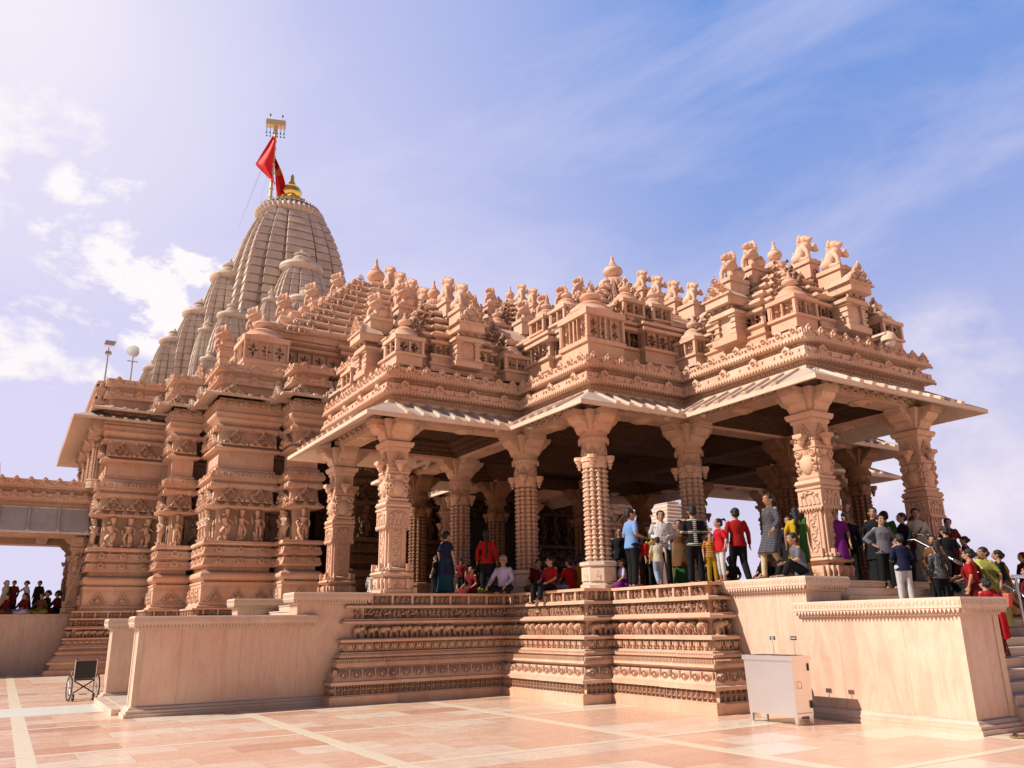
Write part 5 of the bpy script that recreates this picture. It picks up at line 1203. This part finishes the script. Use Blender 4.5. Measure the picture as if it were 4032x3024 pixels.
        if dz == 0: folds(m, [(0, pel.y, pel.z + .14, .145, .11), (0, pel.y, pel.z, .19, .15), (0, pel.y + ay * .3, .62, .205, .17 + sp * .4), (ax, ay * .7, .32, .215, .18 + sp * .8), (ax, ay * .8, .045, .25, .21 + sp)], 40, 9, .07)
        else:
            loft(m, [(0, -.12, .02, .40, .34), (0, -.10, .10, .38, .32), (0, -.04, .20, .24, .2), (0, 0, .30, .15, .11)], 20)
            for i in (0, 1): kn, an = legs[i]; m.cap_(pel, kn, .13, .11, 10); m.cap_(kn, an, .11, .09, 10)
        fin(m, kind, cm(bc), vb)
    # upper garment
    kind, tc_, sl = top[0], top[1], top[2]
    m = MB(); fl_ = 1.0 if not female else .93
    hem = {'shirt': -.10, 'blouse': .18, 'top': -.12, 'kurta': -.42}[kind]
    secs = [(nk.x, nk.y, nk.z + .0, .062, .058), (nk.x, nk.y, nk.z - .035, .125 * fl_, .085), (ch.x, nk.y * .9, nk.z - .085, .18 * fl_, .11), (ch.x, ch.y - (.015 if female else 0), ch.z, .175 * fl_, .128), (ch.x, ch.y * .6, ch.z - .17, .15 * fl_, .112), (pel.x, pel.y, pel.z + .10, .165, .125)]
    if hem <= -.1: secs.append((pel.x, pel.y, pel.z - .05, .19, .145))
    if kind == 'shirt' or kind == 'top': secs.append((pel.x, pel.y, pel.z + hem, .195, .15))
    loft(m, secs[::-1], 20)
    if female: 
        for sd in (-1, 1): m.ell((sd * .07, ch.y - .085, ch.z + .01), (.06, .05, .06), 10, 8)
    if kind == 'kurta' and dz == 0:
        ay = (legs[0][0].y + legs[1][0].y) / 2; folds(m, [(0, pel.y, pel.z + .05, .18, .14), (0, pel.y + ay * .4, pel.z - .2, .215, .175), (0, pel.y + ay, pel.z + hem, .235, .20)], 36, 7, .05)
    for i, sd in enumerate((-1, 1)):
        el, wr = arms[i]; m.cap_(sh[i] + V3(0, 0, -.012), sh[i].lerp(el, .5), .052 * fl_, .052 * fl_, 12)
        if sl == 'short': m.cap_(sh[i].lerp(el, .5), sh[i].lerp(el, .8), .053 * fl_, .056 * fl_, 12)
        else:
            m.cap_(sh[i].lerp(el, .5), el, .06 * fl_, .053 * fl_, 12); e2 = el.lerp(wr, .5 if sl == 'three' else .92); m.cap_(el, e2, .053 * fl_, .06 if sl == 'three' else .042, 12)
    fin(m, {'kurta': 'kurta', 'blouse': 'blouse', 'top': 'top', 'shirt': 'shirt'}[kind], cm(tc_), vb)
    if extra: extra(e, dict(hd=hd, nk=nk, ch=ch, pel=pel, arms=arms, legs=legs, sh=sh))
    return e
def drape(colr):
    """saree end: across the chest, over one shoulder and down the back"""
    def f(e, j):
        nk, ch, pel = j['nk'], j['ch'], j['pel']; m = MB()
        pts = [(.17, -.04, pel.z + .05), (.08, -.15, ch.z - .1), (-.05, -.15, ch.z + .04), (-.13, -.09, nk.z - .06), (-.15, .0, nk.z + .0), (-.13, .12, nk.z - .15), (-.12, .16, ch.z - .2), (-.12, .2, pel.z - .1), (-.12, .22, max(.12, pel.z - .5))]
        for a, b in zip(pts[:-1], pts[1:]):
            for k in (-.05, 0, .05): m.cap_((a[0] + k, a[1] + nk.y * .8, a[2] - k * .3), (b[0] + k, b[1] + nk.y * .8, b[2] - k * .3), .034, .034, 7)
        link('drape', blob_mesh(m, .018, cm(colr), 'drape'), e)
    return f
def bag(colr, hnd=0, s=1., down=.28):
    def f(e, j):
        wr = j['arms'][hnd][1] + V3(0, 0, -.09); m = MB(); m.frus(wr.x - .13 * s, wr.x + .13 * s, wr.y - .05, wr.y + .05, wr.z - down - .02, wr.x - .17 * s, wr.x + .17 * s, wr.y - .06, wr.y + .06, wr.z - .07)
        b = link('bag', blob_mesh(m, .02, cm(colr), 'bag'), None); M_ = Matrix.Translation(e.location) @ e.rotation_euler.to_matrix().to_4x4() @ Matrix.Diagonal((*e.scale, 1)); b.matrix_world = M_
        t = MB().tube([(wr.x - .08, wr.y, wr.z - .08), (wr.x, wr.y, wr.z + .0), (wr.x + .08, wr.y, wr.z - .08)], .008, 6).obj('handle', cm(colr), b); tag(b, 'plain %s bag hanging from a hand' % colr, 'bag'); return b
    return f
FZ = 2.65
# on the hall platform, left part to right part
person('tall person in a dark blue dress standing between the left beaded pillars', 10.5, 20.83, 2.65, 20, 1.7, 'stand', ('kurta', 'navy', 'short'), ('skirt', 'teal'), 'bun')
person('small child in a dark red shirt standing at the platform edge', 11.3, 21.45, 2.65, 215, 1, 'hold_one', ('shirt', 'maroon', 'short'), ('trousers', 'black'), 'short')
person('dim child with dark clothes standing beside the tall person in blue', 10.7, 21.89, 2.65, 120, 1.13, 'stand', ('top', 'black', 'short'), ('skirt', 'black'), 'bun')
person('person in a bright red top with a long dark braid seen from behind', 11.75, 20.7, 2.65, 58, 1.78, 'stand', ('top', 'red', 'long'), ('trousers', 'black'), 'braid')
person('grey haired man in a lilac white shirt sitting at the platform edge', 12, 20.15, 2.65, 205, 1.95, 'sit', ('shirt', 'lilac', 'long'), ('trousers', 'black'), 'grey', head=20)
person('person in a patterned brown saree sitting left of the grey haired man', 11.8, 20.9, 2.65, 210, 1.45, 'sit', ('blouse', ('brown', 'floral', 'cream', 14.), 'short'), ('saree', ('olive', 'floral', 'cream', 12.)), 'bun')
person('person in a dark red sari sitting near the small child', 11.5, 21.1, 2.65, 190, 1.5, 'sit', ('blouse', 'maroon', 'short'), ('saree', 'maroon'), 'bun', extra=drape('maroon'))
person('barefoot child in a red shirt and black trousers sitting with legs over the edge', 12.62, 18.75, 2.65, 190, 1.72, 'sit_edge', ('shirt', 'red', 'short'), ('trousers', 'black'), 'short', head=-30)
person('person in a dark red sari sitting right of the grey haired man', 13.2, 20.2, 2.65, 250, 1.8, 'sit', ('blouse', 'maroon', 'short'), ('saree', 'brown'), 'bun', extra=drape('maroon'))
person('person in a blue shirt with white stripes sitting behind the barefoot child', 13.1, 19.6, 2.65, 40, 1.7, 'sit', ('shirt', 'navy', 'short'), ('trousers', 'mustard'), 'short')
person('person in a red shirt sitting left of the big beaded pillar base', 13.3, 18.75, 2.65, 100, 1.7, 'sit', ('shirt', 'red', 'short'), ('trousers', 'lightblue'), 'short')
person('person in an orange shirt sitting behind the one in red by the beaded pillar', 13.75, 18.9, 2.65, 60, 1.9, 'sit', ('shirt', 'orange', 'short'), ('trousers', 'black'), 'short')
person('person in a black and white striped shirt sitting between the two square pillars', 9.6, 24.04, 2.65, 30, 1.7, 'sit', ('shirt', ('black', 'stripe', 'white', 75.), 'short'), ('trousers', 'black'), 'short')
person('dark figure sitting on the floor behind the orange shirt', 14.3, 19.9, 2.65, 200, 1.7, 'sit', ('shirt', 'black', 'short'), ('trousers', 'black'), 'short')
person('person in a lilac shirt sitting right of the beaded pillar', 13.75, 17, 2.65, 160, 1.45, 'sit', ('shirt', 'lilac', 'short'), ('skirt', 'purple'), 'bun')
def red_bag(e, j): bag('crimson', 0, .7, .30)(e, j)
person('man in a light blue shirt holding a red bag beside the beaded pillar', 13.32, 16.06, 2.65, -10, 1.92, 'hold', ('shirt', 'blue', 'short'), ('trousers', 'black'), 'short', head=-10, extra=red_bag)
person('dark figure standing behind the man in the light blue shirt', 14.2, 17.62, 2.65, 230, 1.64, 'stand', ('shirt', 'black', 'long'), ('trousers', 'black'), 'short')
person('person in a yellow top standing between the blue shirt and the white flowered shirt', 14.2, 16.28, 2.65, 250, 1.39, 'stand', ('top', 'mustard', 'short'), ('trousers', 'black'), 'short')
person('child in a camouflage shirt and grey jeans near the platform edge', 13.5, 15.3, 2.65, 60, 1.15, 'walk', ('shirt', ('cream', 'floral', 'olive', 9.), 'short'), ('trousers', 'lightblue'), 'short')
def bottle(e, j):
    wr = j['arms'][1][1] + V3(.03, -.05, -.12); m = MB(); m.lathe([(.03, -.12), (.034, -.1), (.034, .05), (.015, .09), (.015, .12)], 12)
    b = m.obj('water_bottle', plain('bottle_plastic', (.55, .62, .75), .15, spec=.6), None, 50); b.matrix_world = Matrix.Translation(e.location) @ e.rotation_euler.to_matrix().to_4x4() @ Matrix.Translation(wr); tag(b, 'clear water bottle held by the man in the flowered shirt', 'bottle')
person('smiling man in a white shirt with black flowers', 13.9, 15.56, 2.65, 235, 1.84, 'hold', ('shirt', ('white', 'floral', 'black', 13.), 'long'), ('trousers', 'black'), 'short', extra=bottle)
person('dim woman standing behind the patterned black shirt', 14.8, 15.89, 2.65, 215, 1.69, 'stand', ('kurta', 'brown', 'short'), ('skirt', 'green'), 'bun')
person('man with his back turned in a black shirt with white square lines', 13.85, 14.38, 2.65, 62, 1.8, 'hold', ('shirt', ('black', 'blocks', 'cream', 20.), 'long'), ('trousers', 'black'), 'short')
person('boy in a brown printed shirt and yellow trousers', 13.6, 13.61, 2.65, 235, 1.1, 'stand', ('shirt', ('brown', 'stripe', 'orange', 40.), 'short'), ('trousers', 'mustard'), 'short')
person('girl in a shiny red top and white cropped trousers with a ponytail', 13.7, 13.41, 2.65, 170, 1.39, 'hold_one', ('top', 'crimson', 'short'), ('capri', 'white'), 'pony_high', head=-10)
person('man in a dark red long sleeved shirt seen from behind', 14.7, 13.81, 2.65, 62, 1.73, 'walk2', ('shirt', 'red', 'long'), ('trousers', 'black'), 'short')
person('woman in a dark checked kurta and beige leggings stepping along the coping', 14.2, 12.32, 2.65, 175, 1.84, 'walk', ('kurta', ('black', 'plaid', 'grey', 95.), 'three'), ('leggings', 'beige', 'leggings'), 'ponytail')
person('boy in a dark grey polo shirt sitting on the coping and leaning on his hand', 14.3, 11.7, 2.67, 150, 1.72, 'sit_lean', ('shirt', 'grey', 'short'), ('trousers', 'black'), 'short', head=15)
person('woman in a bright yellow dress seen from behind beside the square pillar', 15, 12.3, 2.62, 40, 1.6, 'stand', ('kurta', 'yellow', 'short'), ('skirt', 'mustard'), 'long', extra=drape('green'))
person('person in a purple shirt half hidden behind the square pillar', 17.0, 12.78, 2.65, 225, 1.73, 'stand', ('kurta', 'purple', 'short'), ('trousers', 'black'), 'short')
for i, (x, y, f) in enumerate(((15.2, 15.0, 200), (16.0, 14.2, 150), (15.9, 15.9, 90), (16.9, 16.2, 200), (17.6, 15.6, 30))):
    person('dark silhouette of a person sitting on the hall floor', x, y, FZ, f, 1.6, 'sit', ('shirt', 'black', 'short'), ('trousers', 'black'), 'short', group='silhouettes sitting inside the hall', vox=.02, vox2=.025)
# between the right pillars and on the front stairs
person('person in dark clothes standing left behind the woman in the grey top', 17.6, 12.15, 2.62, 215, 1.74, 'stand', ('kurta', 'black', 'long'), ('skirt', 'black'), 'bun')
person('person in a green sari with her back turned behind the grey top', 18.6, 12.54, 2.65, 60, 1.72, 'stand', ('blouse', 'green', 'short'), ('saree', 'olive'), 'bun', extra=drape('green'))
person('smiling woman in a grey top with three quarter sleeves and black trousers', 17.1, 11.63, 2.445, 238, 1.65, 'hip', ('top', 'grey', 'three'), ('trousers', 'black'), 'bun')
person('person in a dark jacket and white trousers seen from behind on the stairs', 16.6, 10.91, 2.096, 60, 1.47, 'hold', ('top', 'navy', 'long'), ('trousers', 'white'), 'bun')
def sling(e, j):
    m = MB()
    for a, b in (((.15, -.02, j['nk'].z - .02), (.02, -.15, j['ch'].z - .05)), ((.02, -.15, j['ch'].z - .05), (-.16, -.12, j['pel'].z + .05))): m.cap_(a, b, .018, .018, 8)
    m.ell((-.18, -.10, j['pel'].z - .08), (.05, .13, .12), 10, 8); link('sling_bag', blob_mesh(m, .018, cm('maroon'), 'sling_bag'), e)
person('woman in a long cream kurta with a dark red sling bag', 19.2, 12.07, 2.62, 235, 1.8, 'hold', ('kurta', 'cream', 'three'), ('skirt', 'cream'), 'long', head=-15, extra=sling)
person('person in dark clothes seen in profile left of the cream kurta', 18.8, 12.2, 2.62, 150, 1.68, 'stand', ('kurta', 'black', 'long'), ('trousers', 'black'), 'bun', head=10)
person('person with long hair in a dark checked top seen from behind at the handrail', 17.3, 10.52, 1.921, 60, 1.46, 'stand', ('top', ('black', 'plaid', 'grey', 95.), 'long'), ('trousers', 'black'), 'long')
person('person in a red sari climbing the stairs behind the handrail', 17.6, 10, 1.572, 110, 1.63, 'hold_one', ('blouse', 'red', 'short'), ('saree', 'maroon'), 'bun', extra=drape('maroon'))
person('dark figure climbing the stairs right of the red sari', 18.9, 10.5, 1.921, 100, 1.28, 'stand', ('kurta', 'black', 'long'), ('skirt', 'green'), 'bun')
person('woman in a lime green sari with one arm on the handrail', 18.25, 9.98, 1.572, 165, 1.68, 'reach', ('blouse', 'olive', 'short'), ('saree', ('lime', 'floral', 'olive', 7.)), 'bun', extra=lambda e, j: (drape(('lime', 'floral', 'olive', 7.))(e, j), bag('pink', 1, 1.1, .34)(e, j)))
person('person in a dark red sari climbing beside the end of the sunlit stair wall', 16.5, 9.15, 1.048, 75, 1.48, 'hold_one', ('blouse', 'crimson', 'short'), ('saree', ('maroon', 'floral', 'olive', 6.)), 'bun', extra=drape('crimson'))
person('person with a dark red headscarf at the right edge of the photo', 20.5, 10.37, 1.747, 160, 1.49, 'hold_one', ('kurta', 'maroon', 'long'), ('skirt', 'cream'), 'covered')
person('dark figure in blue between the green sari and the red headscarf', 19.9, 10.6, 1.921, 150, 1.33, 'stand', ('kurta', 'black', 'long'), ('skirt', 'navy'), 'bun')
# far left platform
LP = [(-0.07, 46.6, 200, 'covered', 'cream', 'orange', 'stand', 'person with a cream headscarf at the left end of the far platform', -.75), (0.26, 46.65, 240, 'short', 'maroon', 'black', 'stand', 'tallest dark figure on the far platform', -.5), (0.85, 46.7, 200, 'bun', 'white', 'black', 'reach', 'person in a pale top bending forward on the far platform', -.6), (1.33, 46.6, 230, 'short', 'black', 'black', 'stand', 'small dark standing figure right of the bending person on the far platform', -.6), (1.75, 46.2, 210, 'bun', 'black', 'maroon', 'sit', 'dark seated figure nearest the pillar on the far platform', .2), (2.2, 46.4, 150, 'bun', 'maroon', 'black', 'sit', 'seated figure against the pillar of the far platform', .3), (0.1, 46.05, 200, 'bun', 'maroon', 'brown', 'sit', 'seated figure in dark red in front on the far platform', 0), (0.8, 46, 220, 'bun', 'maroon', 'lilac', 'sit', 'seated figure with a lilac skirt on the far platform', 0), (1.5, 46, 240, 'bun', 'brown', 'olive', 'sit', 'seated figure in brown on the far platform', 0)]
for (x, y, f, hr_, tcol, bcol, ps, lab, dz_) in LP:
    sc2 = 1.05 if ps == 'sit' else 1.
    person(lab, x * .955, y * .955, 2.56, f, 1.5 if ps != 'sit' else (1.75 if dz_ == 0 else 2.0), ps, ('kurta', tcol, 'long') if ps != 'sit' else ('top', tcol, 'long'), ('skirt', bcol), hr_, vox=.022, vox2=.026)

# more of the crowd, mostly in shade
for (lab, x, y, z, f, h_, ps, tp, bt_, hr_) in (
 ('person in a black kurta standing in the shade left of the purple shirt', 16.3, 13.6, FZ, 200, 1.6, 'stand', ('kurta', 'black', 'long'), ('skirt', 'black'), 'bun'),
 ('person in dark green standing behind the cream kurta', 19.9, 12.6, FZ, 230, 1.66, 'stand', ('kurta', 'green', 'short'), ('skirt', 'black'), 'bun'),
 ('man in a black shirt standing behind the smiling woman in grey', 18.0, 13.2, FZ, 240, 1.75, 'stand', ('shirt', 'black', 'long'), ('trousers', 'black'), 'short'),
 ('person in maroon standing beside the right square pillar', 20.6, 12.1, FZ, 220, 1.6, 'stand', ('kurta', 'maroon', 'short'), ('skirt', 'maroon'), 'bun'),
 ('dark figure in a brown dress halfway down the stairs near the handrail', 18.0, 11.0, 2.1, 200, 1.5, 'stand', ('kurta', 'brown', 'long'), ('skirt', 'black'), 'bun'),
 ('man in a dark shirt on the stairs right of the checked top', 18.9, 11.2, 2.27, 70, 1.6, 'walk', ('shirt', 'black', 'short'), ('trousers', 'black'), 'short'),
 ('person in dark maroon on the stairs left of the red headscarf', 20.0, 11.4, 2.4, 120, 1.3, 'stand', ('kurta', 'maroon', 'long'), ('skirt', 'black'), 'bun'),
 ('person in black trousers behind the flowered shirt in the hall', 14.9, 17.2, FZ, 200, 1.7, 'stand', ('shirt', 'black', 'short'), ('trousers', 'black'), 'short'),
 ('dark standing figure deep in the hall left of the doorway', 13.6, 24.0, FZ, 220, 1.6, 'stand', ('kurta', 'black', 'long'), ('skirt', 'black'), 'bun'),
 ('dark standing figure deep in the hall right of the red top', 15.0, 23.0, FZ, 150, 1.65, 'stand', ('shirt', 'black', 'short'), ('trousers', 'black'), 'short'),
 ('person in teal sitting behind the small child in red', 12.0, 22.3, FZ, 220, 1.7, 'sit', ('blouse', 'teal', 'short'), ('saree', 'teal'), 'bun'),
 ('person in pink sitting deep in the shade behind the grey haired man', 13.4, 21.4, FZ, 220, 1.7, 'sit', ('blouse', 'pink', 'short'), ('saree', 'maroon'), 'bun')):
    person(lab, x, y, z, f, h_, ps, tp, bt_, hr_, vox=.016, vox2=.022)

person('person in pale clothes with a maroon shawl low on the stairs at the right edge', 18.6, 9.35, 1.22, 110, 1.6, 'stand', ('kurta', 'maroon', 'long'), ('skirt', 'cream'), 'bun', extra=drape('maroon'))
person('dark figure with an orange shawl climbing behind the lime green sari', 19.3, 10.3, 1.75, 120, 1.5, 'walk', ('kurta', 'black', 'long'), ('skirt', 'brown'), 'bun', extra=drape('orange'))
SUNE = 5.0
# ------------------------------------------------------------------ camera, sun, sky
cam = bpy.data.cameras.new('camera'); co_ = bpy.data.objects.new('camera', cam); col.objects.link(co_); sc.camera = co_
h, t, r = R(58.466), R(16.538), R(-.926)
fw = Vector((math.cos(h) * math.cos(t), math.sin(h) * math.cos(t), math.sin(t))); rt = Vector((math.sin(h), -math.cos(h), 0)); up = rt.cross(fw)
rt2 = rt * math.cos(r) + up * math.sin(r); up2 = -rt * math.sin(r) + up * math.cos(r)
M = Matrix((rt2, up2, -fw)).transposed().to_4x4(); M.translation = (0, 0, 1.84); co_.matrix_world = M
cam.sensor_fit = 'HORIZONTAL'; cam.sensor_width = 36; cam.lens = 3170.9 / 4032 * 36; cam.clip_end = 3000; cam.clip_start = .1
AZ, EL = R(161), R(42.5)
sd = Vector((math.cos(AZ) * math.cos(EL), math.sin(AZ) * math.cos(EL), math.sin(EL)))
sun = bpy.data.lights.new('sun', 'SUN'); sun.energy = SUNE; sun.angle = R(.53); sun.color = (1., .95, .83)
so = bpy.data.objects.new('sun', sun); col.objects.link(so); so.rotation_euler = sd.to_track_quat('Z', 'Y').to_euler(); so.location = (0, 0, 60)
w = bpy.data.worlds.new('World'); sc.world = w; w.use_nodes = True; nt = w.node_tree; nt.nodes.clear()
out = nt.nodes.new('ShaderNodeOutputWorld'); bg = nt.nodes.new('ShaderNodeBackground'); nt.links.new(bg.outputs[0], out.inputs[0])
sky = nt.nodes.new('ShaderNodeTexSky'); sky.sky_type = 'NISHITA'; sky.sun_disc = False; sky.sun_elevation = EL; sky.sun_rotation = PI / 2 - AZ; sky.air_density = 1.; sky.dust_density = 1.2; sky.ozone_density = 1.5
tc = nt.nodes.new('ShaderNodeTexCoord'); vec = tc.outputs['Generated']
S = .1
def D3(az, el): return (math.cos(R(az)) * math.cos(R(el)), math.sin(R(az)) * math.cos(R(el)), math.sin(R(el)))
def dotd(d):
    n = nt.nodes.new('ShaderNodeVectorMath'); n.operation = 'DOT_PRODUCT'; nt.links.new(vec, n.inputs[0]); n.inputs[1].default_value = d; return n.outputs['Value']
spx = nt.nodes.new('ShaderNodeSeparateXYZ'); nt.links.new(vec, spx.inputs[0]); el_ = spx.outputs['Z']
K = lambda c: tuple(x / S for x in c)
back = dotd(D3(58, 10))
deep = mixc(nt, ramp(nt, math_(nt, 'ADD', math_(nt, 'MULTIPLY', back, .5), .5), [(.3, 0.), (.85, 1.)]), K((.10, .07, .065)), K((.17, .34, .82)))
base = mixc(nt, .86, sky.outputs[0], deep)
lf = dotd(D3(100, 22))
# pale and lilac towards the horizon and the left
frontw = ramp(nt, math_(nt, 'ADD', math_(nt, 'MULTIPLY', back, .5), .5), [(.45, .12), (.72, 1.)])
base = mixc(nt, math_(nt, 'MULTIPLY', frontw, ramp(nt, el_, [(.0, .96), (.22, .62), (.42, .22), (.62, .0)])), base, K((.82, .73, .88)))
base = mixc(nt, ramp(nt, lf, [(.62, 0.), (.84, .55), (.95, .85)]), base, K((.74, .70, .93)))
base = mixc(nt, ramp(nt, dotd(D3(96, 36)), [(.955, 0.), (.99, .35), (1., .75)]), base, K((1.0, .93, .97)))
base = mixc(nt, ramp(nt, el_, [(.70, 0.), (.88, .9)]), base, K((.06, .09, .22)))
# thin streaky cloud
rot = nt.nodes.new('ShaderNodeVectorRotate'); rot.rotation_type = 'EULER_XYZ'; rot.inputs['Rotation'].default_value = (.2, .15, -.95); nt.links.new(vec, rot.inputs['Vector'])
ci = noise(nt, vmul(nt, rot.outputs[0], (1.0, 1.5, 4.6)), 1.25, 9, .6, .5)
band = ramp(nt, el_, [(.18, .25), (.4, 1.), (.75, .8)])
base = mixc(nt, math_(nt, 'MULTIPLY', ramp(nt, ci, [(.46, 0.), (.62, .32), (.78, .6)]), band), base, K((.80, .76, .95)))
# cumulus, low on the left
def cumulus(scale, d, lo, hi, push, t0, t1, colr):
    cu = noise(nt, vmul(nt, vec, (1, 1, 1.5)), scale, 10, .58, .15); f = ramp(nt, dotd(d), [(lo, 0.), (hi, 1.)])
    return math_(nt, 'MULTIPLY', ramp(nt, math_(nt, 'ADD', cu, math_(nt, 'MULTIPLY', f, push)), [(t0, 0.), (t1, 1.)]), ramp(nt, f, [(0., 0.), (.25, 1.)])), colr
for a in ((9.5, D3(86.9, 24.8), .9976, .9996, .13, .59, .66, (1.0, .95, .97)), (6.5, D3(90.8, 15.8), .9935, .9995, .08, .60, .68, (1.0, .94, .96)), (12., D3(83.2, 21.8), .9992, .9999, .2, .60, .66, (1., .96, .98)), (6., D3(95.5, 28), .992, .9993, .12, .57, .66, (1., .94, .97)), (4.1, D3(29, 4), .96, .995, .08, .56, .74, (.90, .82, .92))):
    f, c_ = cumulus(*a); base = mixc(nt, f, base, K(c_))
nt.links.new(base, bg.inputs['Color']); bg.inputs['Strength'].default_value = S
sc.view_settings.view_transform = 'Standard'; sc.view_settings.look = 'None'; sc.view_settings.exposure = 0; sc.view_settings.gamma = 1
sc.cycles.max_bounces = 4; sc.cycles.diffuse_bounces = 1; sc.cycles.glossy_bounces = 2; sc.cycles.transmission_bounces = 2; sc.cycles.caustics_reflective = False; sc.cycles.caustics_refractive = False
sc.cycles.use_denoising = True
